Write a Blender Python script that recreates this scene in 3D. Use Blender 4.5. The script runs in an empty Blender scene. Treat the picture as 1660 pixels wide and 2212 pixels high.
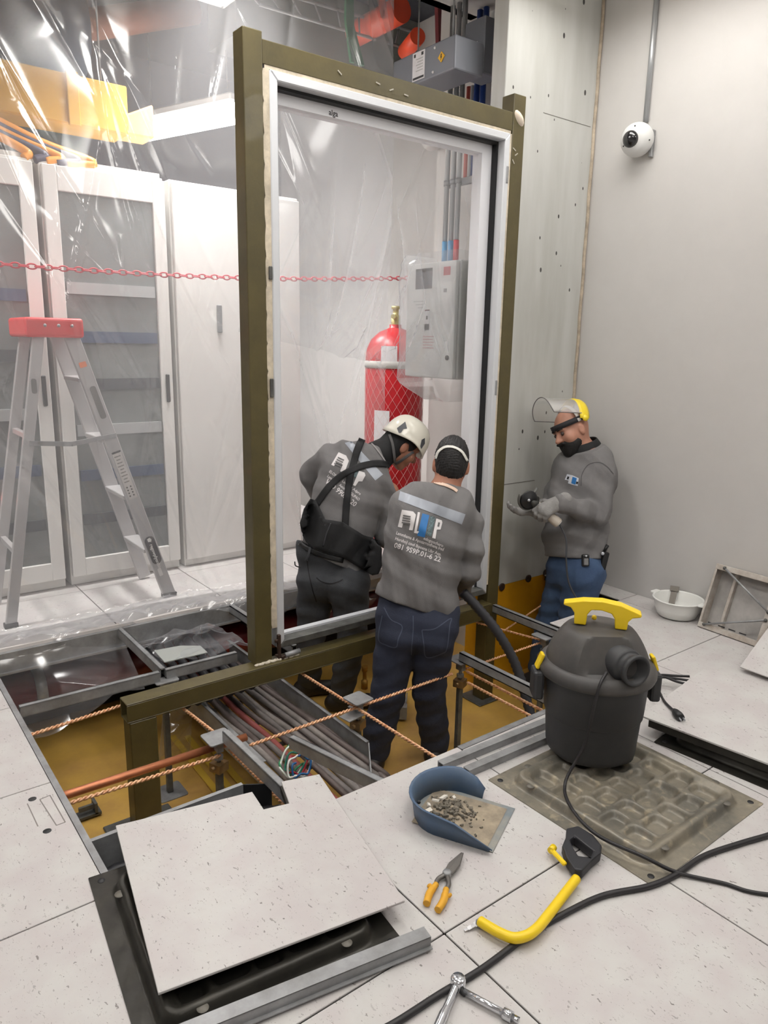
import bpy, bmesh, math, random
import numpy as np
from mathutils import Vector, Matrix
from mathutils.bvhtree import BVHTree
random.seed(7); np.random.seed(7)
SC = bpy.context.scene
COL = SC.collection

# ---------------------------------------------------------------- camera
F_PX, IW, IH = 1587.38, 1660.0, 2212.0
YAW, PITCH, ROLL = 0.6568284, 0.2267111, -0.0195697
CAM = np.array([-0.44411, -1.08386, 1.38200])
def _axes():
    fw = np.array([math.sin(YAW)*math.cos(PITCH), math.cos(YAW)*math.cos(PITCH), -math.sin(PITCH)])
    r = np.array([math.cos(YAW), -math.sin(YAW), 0.0]); d = np.cross(fw, r)
    c, s = math.cos(ROLL), math.sin(ROLL)
    return c*r + s*d, -s*r + c*d, fw
CR, CD, CF = _axes()
cam_data = bpy.data.cameras.new('camera'); cam = bpy.data.objects.new('camera', cam_data); COL.objects.link(cam)
m = Matrix(((CR[0], -CD[0], -CF[0], CAM[0]), (CR[1], -CD[1], -CF[1], CAM[1]), (CR[2], -CD[2], -CF[2], CAM[2]), (0, 0, 0, 1)))
cam.matrix_world = m
cam_data.sensor_fit = 'VERTICAL'; cam_data.sensor_height = 24.0
cam_data.lens = F_PX / IH * 24.0; cam_data.clip_start = 0.02
SC.camera = cam
SC.view_settings.view_transform = 'Standard'; SC.view_settings.look = 'None'
SC.view_settings.gamma = 1.0; SC.view_settings.use_curve_mapping = False
SC.view_settings.exposure = -0.16
SC.cycles.transparent_max_bounces = 16
SC.cycles.max_bounces = 7; SC.cycles.diffuse_bounces = 4; SC.cycles.glossy_bounces = 3; SC.cycles.transmission_bounces = 5
SC.cycles.use_adaptive_sampling = True; SC.cycles.adaptive_threshold = 0.09; SC.cycles.adaptive_min_samples = 16
SC.cycles.sample_clamp_indirect = 8.0

# a pixel of the photograph (1660 x 2212) gives a direction; the plane it meets gives the place
def ray(x, y):
    return CF + CR*((x-IW/2)/F_PX) + CD*((y-IH/2)/F_PX)
def _on(x, y, ax, v):
    d = ray(x, y); return Vector(CAM + d*((v-CAM[ax])/d[ax]))
def pz(x, y, z=0.0): return _on(x, y, 2, z)
def py(x, y, Y): return _on(x, y, 1, Y)
def px(x, y, X): return _on(x, y, 0, X)
def dep(x, y, d): return Vector(CAM + ray(x, y)*d)
def depth_of(p): return float(np.dot(np.array(p)-CAM, CF))

# ---------------------------------------------------------------- world and room lights
W = bpy.data.worlds.new('world'); SC.world = W; W.use_nodes = True
W.node_tree.nodes['Background'].inputs[0].default_value = (0.9, 0.93, 1.0, 1)
W.node_tree.nodes['Background'].inputs[1].default_value = 0.15
FRONT_W = 12.0
REAR_W = 36.0
CEIL_Z = 3.12
LAMPS_FRONT = [(2.55, 0.95), (1.15, -0.2), (2.55, -1.4), (-0.6, -1.8), (-1.2, 0.6)]
LAMPS_REAR = [(0.9, 1.35, 3.12), (1.38, 2.92, 3.24), (-.75, 2.90, 3.2)]  # the last is an unseen lamp, added to brighten the area behind the curtain

# ---------------------------------------------------------------- materials
def lin(c):
    c = c/255.0
    return c/12.92 if c <= 0.04045 else ((c+0.055)/1.055)**2.4
def rgb(r, g, b): return (lin(r), lin(g), lin(b), 1.0)
MATS = {}
def nodes(name):
    mt = bpy.data.materials.new(name); mt.use_nodes = True
    return mt, mt.node_tree.nodes, mt.node_tree.links, mt.node_tree.nodes['Principled BSDF']
def M(name, col=(200, 200, 200), rough=0.5, metal=0.0, bump=0.0, bscale=60.0, vary=0.0, vscale=6.0, col2=None, spec=None, coat=0.0, emit=0.0, stretch=None, aniso_detail=3.0):
    """a procedural material: base colour broken up by noise towards col2, with fine relief"""
    if name in MATS: return MATS[name]
    mt, N, L, P = nodes(name)
    P.inputs['Base Color'].default_value = rgb(*col); P.inputs['Roughness'].default_value = rough; P.inputs['Metallic'].default_value = metal
    if spec is not None: P.inputs['Specular IOR Level'].default_value = spec
    if coat: P.inputs['Coat Weight'].default_value = coat
    if emit: P.inputs['Emission Color'].default_value = rgb(*col); P.inputs['Emission Strength'].default_value = emit
    tc = None
    def coords():
        nonlocal tc
        if tc is None:
            t = N.new('ShaderNodeTexCoord'); tc = t.outputs['Object']
            if stretch:
                mp = N.new('ShaderNodeMapping'); mp.inputs['Scale'].default_value = stretch; L.new(tc, mp.inputs[0]); tc = mp.outputs[0]
        return tc
    if vary > 0 or col2:
        n = N.new('ShaderNodeTexNoise'); n.inputs['Scale'].default_value = vscale; n.inputs['Detail'].default_value = 5.0; n.inputs['Roughness'].default_value = 0.65
        L.new(coords(), n.inputs['Vector'])
        cr = N.new('ShaderNodeValToRGB'); cr.color_ramp.elements[0].position = 0.35; cr.color_ramp.elements[1].position = 0.68
        c2 = col2 if col2 else tuple(max(0, x*(1-vary)) for x in col)
        cr.color_ramp.elements[0].color = rgb(*c2); cr.color_ramp.elements[1].color = rgb(*col)
        L.new(n.outputs['Fac'], cr.inputs[0]); L.new(cr.outputs[0], P.inputs['Base Color'])
        rr = N.new('ShaderNodeMapRange'); rr.inputs['To Min'].default_value = min(1, rough+0.12); rr.inputs['To Max'].default_value = max(0.02, rough-0.06)
        L.new(n.outputs['Fac'], rr.inputs['Value']); L.new(rr.outputs[0], P.inputs['Roughness'])
    if bump > 0:
        b = N.new('ShaderNodeTexNoise'); b.inputs['Scale'].default_value = bscale; b.inputs['Detail'].default_value = aniso_detail
        L.new(coords(), b.inputs['Vector'])
        bp = N.new('ShaderNodeBump'); bp.inputs['Strength'].default_value = bump; bp.inputs['Distance'].default_value = 0.004
        L.new(b.outputs['Fac'], bp.inputs['Height']); L.new(bp.outputs[0], P.inputs['Normal'])
    MATS[name] = mt; return mt

def tile_material():
    mt, N, L, P = nodes('speckled_laminate')
    t = N.new('ShaderNodeTexCoord'); g = N.new('ShaderNodeNewGeometry')
    base = N.new('ShaderNodeTexNoise'); base.inputs['Scale'].default_value = 9; base.inputs['Detail'].default_value = 4; L.new(g.outputs['Position'], base.inputs['Vector'])
    cr = N.new('ShaderNodeValToRGB'); cr.color_ramp.elements[0].position = .36; cr.color_ramp.elements[1].position = .64
    cr.color_ramp.elements[0].color = rgb(193, 187, 186); cr.color_ramp.elements[1].color = rgb(199, 197, 194)
    L.new(base.outputs['Fac'], cr.inputs[0])
    col = cr.outputs[0]
    for sc_, th, w, dark in ((84, .19, 2.2, (124, 119, 116)), (140, .21, 1.8, (148, 143, 140)), (34, .06, 1.6, (80, 76, 74))):
        mp = N.new('ShaderNodeMapping'); mp.inputs['Rotation'].default_value = (0, 0, sc_*.37); mp.inputs['Scale'].default_value = (1, 1/w, 1); L.new(g.outputs['Position'], mp.inputs[0])
        dn = N.new('ShaderNodeTexNoise'); dn.inputs['Scale'].default_value = sc_*1.5; L.new(mp.outputs[0], dn.inputs['Vector'])
        ad = N.new('ShaderNodeMixRGB'); ad.inputs[0].default_value = .02; L.new(mp.outputs[0], ad.inputs[1]); L.new(dn.outputs['Color'], ad.inputs[2])
        v = N.new('ShaderNodeTexVoronoi'); v.inputs['Scale'].default_value = sc_; L.new(ad.outputs[0], v.inputs['Vector'])
        r = N.new('ShaderNodeMath'); r.operation = 'LESS_THAN'; r.inputs[1].default_value = th; L.new(v.outputs['Distance'], r.inputs[0])
        sp = N.new('ShaderNodeSeparateColor'); L.new(v.outputs['Color'], sp.inputs[0])
        k = N.new('ShaderNodeMath'); k.operation = 'GREATER_THAN'; k.inputs[1].default_value = .45; L.new(sp.outputs[0], k.inputs[0])
        a = N.new('ShaderNodeMath'); a.operation = 'MULTIPLY'; L.new(r.outputs[0], a.inputs[0]); L.new(k.outputs[0], a.inputs[1])
        a2 = N.new('ShaderNodeMath'); a2.operation = 'MULTIPLY'; L.new(a.outputs[0], a2.inputs[0]); L.new(sp.outputs[1], a2.inputs[1])
        mx = N.new('ShaderNodeMixRGB'); L.new(a2.outputs[0], mx.inputs[0]); L.new(col, mx.inputs[1]); mx.inputs[2].default_value = rgb(*dark); col = mx.outputs[0]
    dirt = N.new('ShaderNodeTexNoise'); dirt.inputs['Scale'].default_value = 2.2; dirt.inputs['Detail'].default_value = 8; dirt.inputs['Roughness'].default_value = .7; L.new(g.outputs['Position'], dirt.inputs['Vector'])
    dr = N.new('ShaderNodeValToRGB'); dr.color_ramp.elements[0].position = .55; dr.color_ramp.elements[1].position = .8
    dr.color_ramp.elements[0].color = (0, 0, 0, 1); dr.color_ramp.elements[1].color = (.35, .35, .35, 1); L.new(dirt.outputs['Fac'], dr.inputs[0])
    mx = N.new('ShaderNodeMixRGB'); L.new(dr.outputs[0], mx.inputs[0]); L.new(col, mx.inputs[1]); mx.inputs[2].default_value = rgb(172, 164, 158)
    L.new(mx.outputs[0], P.inputs['Base Color']); P.inputs['Roughness'].default_value = .38; P.inputs['Specular IOR Level'].default_value = .35
    return mt

def plastic_material(name, haze=.22, tint=(235, 236, 240), rough=.12, gloss=.5, blur=0.0, brough=.2):
    """thin clear film: mostly see-through, a little milky, scattering what lies far behind it, glossy"""
    mt = bpy.data.materials.new(name); mt.use_nodes = True; N = mt.node_tree.nodes; L = mt.node_tree.links
    for n in list(N): N.remove(n)
    out = N.new('ShaderNodeOutputMaterial')
    tr = N.new('ShaderNodeBsdfTransparent'); tr.inputs[0].default_value = (.97, .975, .98, 1); see = tr.outputs[0]
    if blur:
        rf = N.new('ShaderNodeBsdfRefraction'); rf.inputs['IOR'].default_value = 1.0; rf.inputs['Roughness'].default_value = brough; rf.inputs[0].default_value = (.97, .975, .98, 1)
        mb_ = N.new('ShaderNodeMixShader'); mb_.inputs[0].default_value = blur; L.new(tr.outputs[0], mb_.inputs[1]); L.new(rf.outputs[0], mb_.inputs[2]); see = mb_.outputs[0]
    df = N.new('ShaderNodeBsdfDiffuse'); df.inputs[0].default_value = rgb(*tint)
    tl = N.new('ShaderNodeBsdfTranslucent'); tl.inputs[0].default_value = rgb(*tint)
    gl = N.new('ShaderNodeBsdfGlossy'); gl.inputs['Roughness'].default_value = rough; gl.inputs[0].default_value = (1, 1, 1, 1)
    m1 = N.new('ShaderNodeMixShader'); m1.inputs[0].default_value = .5; L.new(df.outputs[0], m1.inputs[1]); L.new(tl.outputs[0], m1.inputs[2])
    lw = N.new('ShaderNodeLayerWeight'); lw.inputs['Blend'].default_value = .35
    hz = N.new('ShaderNodeMapRange'); hz.inputs['To Min'].default_value = haze; hz.inputs['To Max'].default_value = min(1, haze+.45); L.new(lw.outputs['Facing'], hz.inputs['Value'])
    m2 = N.new('ShaderNodeMixShader'); L.new(hz.outputs[0], m2.inputs[0]); L.new(see, m2.inputs[1]); L.new(m1.outputs[0], m2.inputs[2])
    fr = N.new('ShaderNodeMath'); fr.operation = 'MULTIPLY_ADD'; fr.inputs[1].default_value = gloss; fr.inputs[2].default_value = .04; L.new(lw.outputs['Fresnel'], fr.inputs[0])
    m3 = N.new('ShaderNodeMixShader'); L.new(fr.outputs[0], m3.inputs[0]); L.new(m2.outputs[0], m3.inputs[1]); L.new(gl.outputs[0], m3.inputs[2])
    L.new(m3.outputs[0], out.inputs[0]); return mt

# ---------------------------------------------------------------- objects
def tag(o, label, cat=None, group=None, kind=None):
    o['label'] = label
    if cat: o['category'] = cat
    if group: o['group'] = group
    if kind: o['kind'] = kind
    return o
def adopt(child, parent):
    child.parent = parent
    child.matrix_parent_inverse = parent.matrix_basis.inverted()
def thing(name, label, cat, loc=(0, 0, 0), group=None, kind=None):
    o = bpy.data.objects.new(name, None); COL.objects.link(o); o.location = loc; o.empty_display_size = .05
    return tag(o, label, cat, group, kind)
class MB:
    """collects shapes and builds ONE mesh object out of them"""
    def __init__(s): s.v = []; s.f = []; s.smooth = []
    def add(s, vs, fs, smooth=False):
        o = len(s.v); s.v += [tuple(v) for v in vs]; s.f += [tuple(i+o for i in f) for f in fs]; s.smooth += [smooth]*len(fs); return s
    def box(s, c, size, mat=None):
        c = Vector(c); h = Vector(size)/2; vs = []
        for i in range(8):
            p = Vector((h.x*(1 if i & 1 else -1), h.y*(1 if i & 2 else -1), h.z*(1 if i & 4 else -1)))
            vs.append(c + (mat @ p if mat is not None else p))
        return s.add(vs, [(0, 2, 3, 1), (4, 5, 7, 6), (0, 1, 5, 4), (2, 6, 7, 3), (0, 4, 6, 2), (1, 3, 7, 5)])
    def bx(s, x0, x1, y0, y1, z0, z1):
        return s.box(((x0+x1)/2, (y0+y1)/2, (z0+z1)/2), (x1-x0, y1-y0, z1-z0))
    def beam(s, a, b, w, h, up=(0, 0, 1), ext=0.0):
        """rectangular bar from a to b, w across, h along up"""
        a = Vector(a); b = Vector(b); d = (b-a).normalized(); a -= d*ext; b += d*ext
        x = d.cross(Vector(up)).normalized(); z = x.cross(d).normalized()
        return s.box((a+b)/2, (w, (b-a).length, h), Matrix((x, d, z)).transposed())
    def tube(s, pts, r, n=10, caps=True, close=False, smooth=True, squash=None):
        pts = [Vector(p) for p in pts]; m_ = len(pts); rs = r if hasattr(r, '__len__') else [r]*m_
        t0 = (pts[1]-pts[0]).normalized(); u = t0.orthogonal().normalized(); vs = []
        for i, p in enumerate(pts):
            if close: t = (pts[(i+1) % m_]-pts[i-1]).normalized()
            else: t = (pts[min(i+1, m_-1)]-pts[max(i-1, 0)]).normalized()
            u = (u - t*u.dot(t)); u = u.normalized() if u.length > 1e-6 else t.orthogonal().normalized()
            w = t.cross(u)
            for k in range(n):
                a = 2*math.pi*k/n; off = u*math.cos(a)*rs[i] + w*math.sin(a)*rs[i]
                if squash: off -= Vector(squash[0])*(off.dot(Vector(squash[0]))*(1-squash[1]))
                vs.append(p+off)
        fs = []
        for i in range(m_ if close else m_-1):
            j = (i+1) % m_
            for k in range(n):
                fs.append((i*n+k, i*n+(k+1) % n, j*n+(k+1) % n, j*n+k))
        s.add(vs, fs, smooth)
        if caps and not close:
            o = len(s.v)-m_*n
            s.f.append(tuple(o+k for k in range(n))[::-1]); s.f.append(tuple(o+(m_-1)*n+k for k in range(n))); s.smooth += [False, False]
        return s
    def lathe(s, prof, o=(0, 0, 0), n=32, ax=None, smooth=True, caps=False, arc=1.0):
        """profile [(radius, height)] turned about an axis (columns x, y, axis) through o"""
        o = Vector(o); A = ax if ax is not None else Matrix.Identity(3); vs = []; k_n = n if arc >= 1 else n+1
        for r, h in prof:
            for k in range(k_n):
                a = 2*math.pi*arc*k/n; vs.append(o + A @ Vector((r*math.cos(a), r*math.sin(a), h)))
        fs = []
        for i in range(len(prof)-1):
            for k in range(n):
                k2 = (k+1) % n if arc >= 1 else k+1
                fs.append((i*k_n+k, i*k_n+k2, (i+1)*k_n+k2, (i+1)*k_n+k))
        s.add(vs, fs, smooth)
        if caps:
            b = len(s.v)-len(vs)
            s.f.append(tuple(b+k for k in range(k_n))[::-1]); s.f.append(tuple(b+(len(prof)-1)*k_n+k for k in range(k_n))); s.smooth += [False, False]
        return s
    def prism(s, poly, a, b, fr=None, o=(0, 0, 0), smooth=False):
        """2-D polygon (x, y) pulled from a to b along the third axis of frame fr"""
        A = fr if fr is not None else Matrix.Identity(3); o = Vector(o); n = len(poly)
        vs = [o + A @ Vector((p[0], p[1], a)) for p in poly] + [o + A @ Vector((p[0], p[1], b)) for p in poly]
        fs = [tuple(range(n))[::-1], tuple(range(n, 2*n))]
        s.add(vs, fs, False)
        bse = len(s.v)-2*n
        for i in range(n):
            s.f.append((bse+i, bse+(i+1) % n, bse+n+(i+1) % n, bse+n+i)); s.smooth.append(smooth)
        return s
    def grid(s, P2, smooth=True):
        """P2[i][j] -> points"""
        ni, nj = len(P2), len(P2[0]); vs = [p for r in P2 for p in r]
        return s.add(vs, [(i*nj+j, i*nj+j+1, (i+1)*nj+j+1, (i+1)*nj+j) for i in range(ni-1) for j in range(nj-1)], smooth)
    def ball(s, c, r, n=12, rot=None):
        r = Vector(r) if hasattr(r, '__len__') else Vector((r, r, r)); c = Vector(c); A = rot if rot is not None else Matrix.Identity(3)
        k = n//2; vs = []
        for i in range(k+1):
            ph = math.pi*i/k
            for j in range(n):
                th = 2*math.pi*j/n
                vs.append(c + A @ Vector((r.x*math.sin(ph)*math.cos(th), r.y*math.sin(ph)*math.sin(th), r.z*math.cos(ph))))
        return s.add(vs, [(i*n+j, (i+1)*n+j, (i+1)*n+(j+1) % n, i*n+(j+1) % n) for i in range(k) for j in range(n)], True)
    def build(s, name, mat, parent=None, bevel=0.0, seg=1, solid=0.0, sub=0, weld=False):
        me = bpy.data.meshes.new(name); me.from_pydata(s.v, [], s.f); me.polygons.foreach_set('use_smooth', s.smooth); me.validate(); me.update()
        if weld:
            bm = bmesh.new(); bm.from_mesh(me); bmesh.ops.remove_doubles(bm, verts=bm.verts, dist=1e-5); bm.to_mesh(me); bm.free()
        o = bpy.data.objects.new(name, me); COL.objects.link(o)
        for mm in (mat if isinstance(mat, (list, tuple)) else [mat]): me.materials.append(mm)
        if parent is not None: adopt(o, parent)
        if sub:
            md = o.modifiers.new('sub', 'SUBSURF'); md.levels = sub; md.render_levels = sub
        if solid:
            md = o.modifiers.new('solid', 'SOLIDIFY'); md.thickness = solid; md.offset = 0
        if bevel:
            md = o.modifiers.new('bevel', 'BEVEL'); md.width = bevel; md.segments = seg; md.limit_method = 'ANGLE'; md.angle_limit = math.radians(40)
        return o
def single(mb, name, mat, label, cat, group=None, kind=None, **k):
    return tag(mb.build(name, mat, **k), label, cat, group, kind)
def spline(pts, n=8):
    """Catmull-Rom through the points"""
    P = [Vector(p) for p in pts]; P = [P[0]*2-P[1]] + P + [P[-1]*2-P[-2]]; out = []
    for i in range(1, len(P)-2):
        for k in range(n):
            t = k/n; a, b, c, d = P[i-1], P[i], P[i+1], P[i+2]
            out.append(.5*((2*b)+(c-a)*t+(2*a-5*b+4*c-d)*t*t+(3*b-a-3*c+d)*t**3))
    out.append(P[-2]); return out
def frame3(z, x=None):
    """columns x, y, z of a frame whose third axis is z"""
    z = Vector(z).normalized(); x = Vector(x) if x is not None else z.orthogonal()
    x = (x - z*x.dot(z)).normalized(); y = z.cross(x); return Matrix((x, y, z)).transposed()
def rotz(a): return Matrix.Rotation(a, 3, 'Z')
def arc(n, a0, a1, r=1, c=(0, 0)): return [(c[0]+r*math.cos(a0+(a1-a0)*i/n), c[1]+r*math.sin(a0+(a1-a0)*i/n)) for i in range(n+1)]
def rrect(w, h, r, n=4):
    out = []
    for cx, cy, a in ((w/2-r, h/2-r, 0), (-w/2+r, h/2-r, .5), (-w/2+r, -h/2+r, 1), (w/2-r, -h/2+r, 1.5)):
        out += arc(n, a*math.pi, (a+.5)*math.pi, r, (cx, cy))
    return out
def copy_tree(o, parent=None, dloc=None):
    c = o.copy(); COL.objects.link(c)
    if parent is not None: c.parent = parent
    if dloc is not None: c.location = o.location + Vector(dloc)
    for ch in list(o.children):
        copy_tree(ch, c)
    return c
def text_mesh(body, size, mat, name, parent, fn, extrude=0.0, bold=0.0, align='LEFT', space=1.0):
    """lettering as a mesh; fn maps the text's own (x, y, z) to a place in the scene"""
    cu = bpy.data.curves.new(name, 'FONT'); cu.body = body; cu.size = size; cu.extrude = extrude; cu.offset = bold; cu.align_x = align; cu.resolution_u = 2; cu.space_character = space
    tmp = bpy.data.objects.new(name, cu); COL.objects.link(tmp)
    me = bpy.data.meshes.new_from_object(tmp); bpy.data.objects.remove(tmp); bpy.data.curves.remove(cu)
    for v in me.vertices: v.co = fn(v.co.x, v.co.y, v.co.z)
    me.materials.clear(); me.materials.append(mat); me.update()
    o = bpy.data.objects.new(name, me); COL.objects.link(o)
    if parent is not None: adopt(o, parent)
    return o
def plane_fn(o, x, y, lift=0.0):
    o = Vector(o); x = Vector(x).normalized(); y = Vector(y).normalized(); n = x.cross(y).normalized()
    return lambda a, b, c=0: o + x*a + y*b + n*(c+lift)

# frequently used materials
TILE = tile_material()
OLIVE = M('olive_paint', (92, 82, 47), .42, 0, .08, 90, .12, 5, col2=(76, 68, 39), coat=.1)
STEEL = M('zinc_steel', (166, 167, 169), .42, .3, .05, 120, .2, 9, col2=(132, 132, 132))
STEELD = M('dark_zinc_steel', (112, 112, 108), .48, .3, .05, 120, .2, 9, col2=(78, 78, 76))
ALU = M('brushed_aluminium', (205, 208, 214), .32, .35, 0)
WHITE = M('white_paint', (226, 225, 222), .5, 0, .03, 200)
PANBLK = M('dark_sheet_steel', (62, 60, 54), .4, .45, .1, 40, .3, 8, col2=(44, 42, 38))
RUBBER = M('black_rubber', (34, 34, 36), .5, 0, .05, 60)
YEL = M('yellow_plastic', (240, 205, 30), .38, 0, .03, 60)
COPPER = M('copper', (205, 130, 92), .35, .6, .05, 60, .15, 12)
# ================================================================ the room
def ceiling_lamp(x, y, z, w, d, watts, label):
    t = thing('ceiling_lamp', label, 'lamp', (x, y, z), 'ceiling lamps')
    f = MB(); e = .02
    for sx in (-1, 1): f.bx(x+sx*(w/2)-e*.5, x+sx*(w/2)+e*.5, y-d/2-e*.5, y+d/2+e*.5, z-.05, z)
    for sy in (-1, 1): f.bx(x-w/2, x+w/2, y+sy*(d/2)-e*.5, y+sy*(d/2)+e*.5, z-.05, z)
    f.build('frame', WHITE, t)
    g = MB(); g.bx(x-w/2+.012, x+w/2-.012, y-d/2+.012, y+d/2-.012, z-.03, z-.024)
    g.build('diffuser', M('lit_diffuser', (255, 253, 248), .5, emit=6.0), t)
    li = bpy.data.lights.new('ceiling_light', 'AREA'); li.shape = 'RECTANGLE'; li.size = w-.03; li.size_y = d-.03; li.energy = watts; li.color = (1.0, .975, .945)
    if y > 2: li.spread = math.radians(105)
    if z < CEIL_Z-.01:
        for sx in (-.2, .2): MB().tube([(x+sx, y, z), (x+sx, y, 3.62)], .004, 6).build('hanger_rod', STEEL, t)
    lo = bpy.data.objects.new('ceiling_light', li); COL.objects.link(lo); lo.location = (x, y, z-.055); adopt(lo, t)
    return t
for i, (x, y) in enumerate(LAMPS_FRONT):
    ceiling_lamp(x, y, CEIL_Z, .6 if i else .5, 1.2, FRONT_W*(1.08 if i else .55), ['square ceiling lamp just above the dome camera', 'ceiling lamp above the pan and vacuum', 'ceiling lamp behind the photographer by the white wall', 'ceiling lamp above the front floor tiles', 'ceiling lamp above the tiles beside the trench'][i])
for i, (x, y, z) in enumerate(LAMPS_REAR):
    ceiling_lamp(x, y, z, .5, .5, REAR_W*(.48 if i == 0 else 1.0), ['ceiling lamp over the open floor trench', 'lamp hanging behind the curtain above the white cabinet', 'unseen lamp added behind the curtain to brighten the racks'][i])

WALLM = M('white_wall_paint', (204, 201, 198), .55, 0, .04, 30, .03, 2)
def spotted_wall():
    mt, N, L, P = nodes('spotted_white_panel')
    g = N.new('ShaderNodeNewGeometry')
    v = N.new('ShaderNodeTexVoronoi'); v.inputs['Scale'].default_value = 15; mp = N.new('ShaderNodeMapping'); mp.inputs['Scale'].default_value = (1, 1, .6); L.new(g.outputs['Position'], mp.inputs[0]); L.new(mp.outputs[0], v.inputs['Vector'])
    s = N.new('ShaderNodeSeparateColor'); L.new(v.outputs['Color'], s.inputs[0])
    th = N.new('ShaderNodeMath'); th.operation = 'MULTIPLY'; th.inputs[1].default_value = .13; L.new(s.outputs[0], th.inputs[0])
    lt = N.new('ShaderNodeMath'); lt.operation = 'LESS_THAN'; L.new(v.outputs['Distance'], lt.inputs[0]); L.new(th.outputs[0], lt.inputs[1])
    k = N.new('ShaderNodeMath'); k.operation = 'GREATER_THAN'; k.inputs[1].default_value = .22; L.new(s.outputs[1], k.inputs[0])
    a = N.new('ShaderNodeMath'); a.operation = 'MULTIPLY'; L.new(lt.outputs[0], a.inputs[0]); L.new(k.outputs[0], a.inputs[1])
    n = N.new('ShaderNodeTexNoise'); n.inputs['Scale'].default_value = 3; n.inputs['Detail'].default_value = 8; mp2 = N.new('ShaderNodeMapping'); mp2.inputs['Scale'].default_value = (3, 3, .5); L.new(g.outputs['Position'], mp2.inputs[0]); L.new(mp2.outputs[0], n.inputs['Vector'])
    cr = N.new('ShaderNodeValToRGB'); cr.color_ramp.elements[0].position = .3; cr.color_ramp.elements[1].position = .62; cr.color_ramp.elements[0].color = rgb(180, 180, 174); cr.color_ramp.elements[1].color = rgb(196, 196, 192); L.new(n.outputs['Fac'], cr.inputs[0])
    mx = N.new('ShaderNodeMixRGB'); L.new(a.outputs[0], mx.inputs[0]); L.new(cr.outputs[0], mx.inputs[1]); mx.inputs[2].default_value = rgb(62, 60, 58)
    L.new(mx.outputs[0], P.inputs['Base Color']); P.inputs['Roughness'].default_value = .5; return mt
SPOT = spotted_wall()
PITY = M('yellow_floor_paint', (220, 178, 84), .34, 0, .06, 30, .2, 2.4, col2=(186, 146, 82), aniso_detail=5.0)
PITW = M('yellow_wall_paint', (222, 158, 24), .42, 0, .05, 30, .1, 3)
XR, YB = 3.17, 1.755
ZC = 3.2
def struct(mb, name, mat, label, cat='wall', **k): return single(mb, name, mat, label, cat, None, 'structure', **k)
struct(MB().bx(XR, XR+.1, -4.2, YB+.1, -.65, ZC), 'wall_right', WALLM, 'plain white wall with the dome camera on it')
wb = struct(MB().bx(2.45, XR, YB, YB+.1, 0, ZC), 'wall_back', SPOT, 'white panelled wall pitted with small dark screw holes', bevel=.003)
lo = MB().bx(2.45, XR, YB, YB+.1, -.65, 0).build('painted_base', PITW, wb); lo['label'] = 'yellow painted base below floor level'
sm = MB(); pts = [(XR-.012, YB-.004, z) for z in np.linspace(.02, ZC, 30)]
sm.tube([(p[0]+.003*math.sin(i*2.1), p[1], p[2]) for i, p in enumerate(pts)], .010, 6); sm.build('corner_sealant', M('beige_sealant', (206, 190, 168), .6, 0, .4, 90, .25, 12), wb)
MB().bx(2.452, 2.47, YB-.006, YB, 0.02, 2.5).build('plaster_edge', M('rough_plaster', (204, 196, 186), .8, 0, .5, 70), wb)
sj = MB(); sj.bx(2.53, 2.86, YB-.0012, YB, .606, .610); sj.bx(2.74, 3.13, YB-.0012, YB, 2.56, 2.563); sj.build('panel_joint', M('joint_grey', (120, 116, 110), .8), wb)  # thin grey lines along the panel joints
hb = MB()
for hx, hz in ((2.63, .012), (2.86, .022), (3.02, .03)): hb.lathe([(0, -.004), (.022, -.004), (.024, 0.004), (.016, .004), (.0, .0)], (hx, YB-.003, hz-.02), 14, frame3((0, -1, 0)))
hb.build('cable_grommet', M('grommet_brown', (58, 40, 30), .6), wb)
struct(MB().bx(-3.1, XR+.1, -4.3, 2.42, ZC, ZC+.08), 'ceiling', WALLM, 'white ceiling over the front room', 'ceiling')
struct(MB().bx(-3.1, -3.0, -4.3, 5.6, -.65, 3.7), 'wall_left', WALLM, 'white wall out of view beyond the tiles')
struct(MB().bx(-3.1, XR+.1, -4.3, -4.2, -.65, ZC), 'wall_front', WALLM, 'white wall behind the photographer')
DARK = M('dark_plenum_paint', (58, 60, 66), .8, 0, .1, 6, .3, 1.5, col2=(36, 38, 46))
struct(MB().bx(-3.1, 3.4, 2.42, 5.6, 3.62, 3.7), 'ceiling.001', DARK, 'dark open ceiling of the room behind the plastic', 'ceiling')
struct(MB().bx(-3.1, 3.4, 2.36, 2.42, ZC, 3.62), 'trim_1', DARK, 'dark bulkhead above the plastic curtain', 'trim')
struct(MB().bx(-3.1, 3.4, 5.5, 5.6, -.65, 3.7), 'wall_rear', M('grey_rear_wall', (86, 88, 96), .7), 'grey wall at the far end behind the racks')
struct(MB().bx(2.82, 2.92, YB+.1, 2.68, -.65, 3.62), 'wall_pier', WALLM, 'white wall pier carrying the electrical enclosure')
struct(MB().bx(2.92, 3.4, 2.60, 2.68, -.65, 3.62).bx(3.32, 3.4, 2.68, 5.5, -.65, 3.62), 'wall_alcove', WALLM, 'white alcove wall behind the red gas cylinder')
struct(MB().bx(-3.0, XR, -4.2, 5.5, -.70, -.6), 'floor_slab', PITY, 'yellow painted concrete slab under the raised floor', 'floor')

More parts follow.
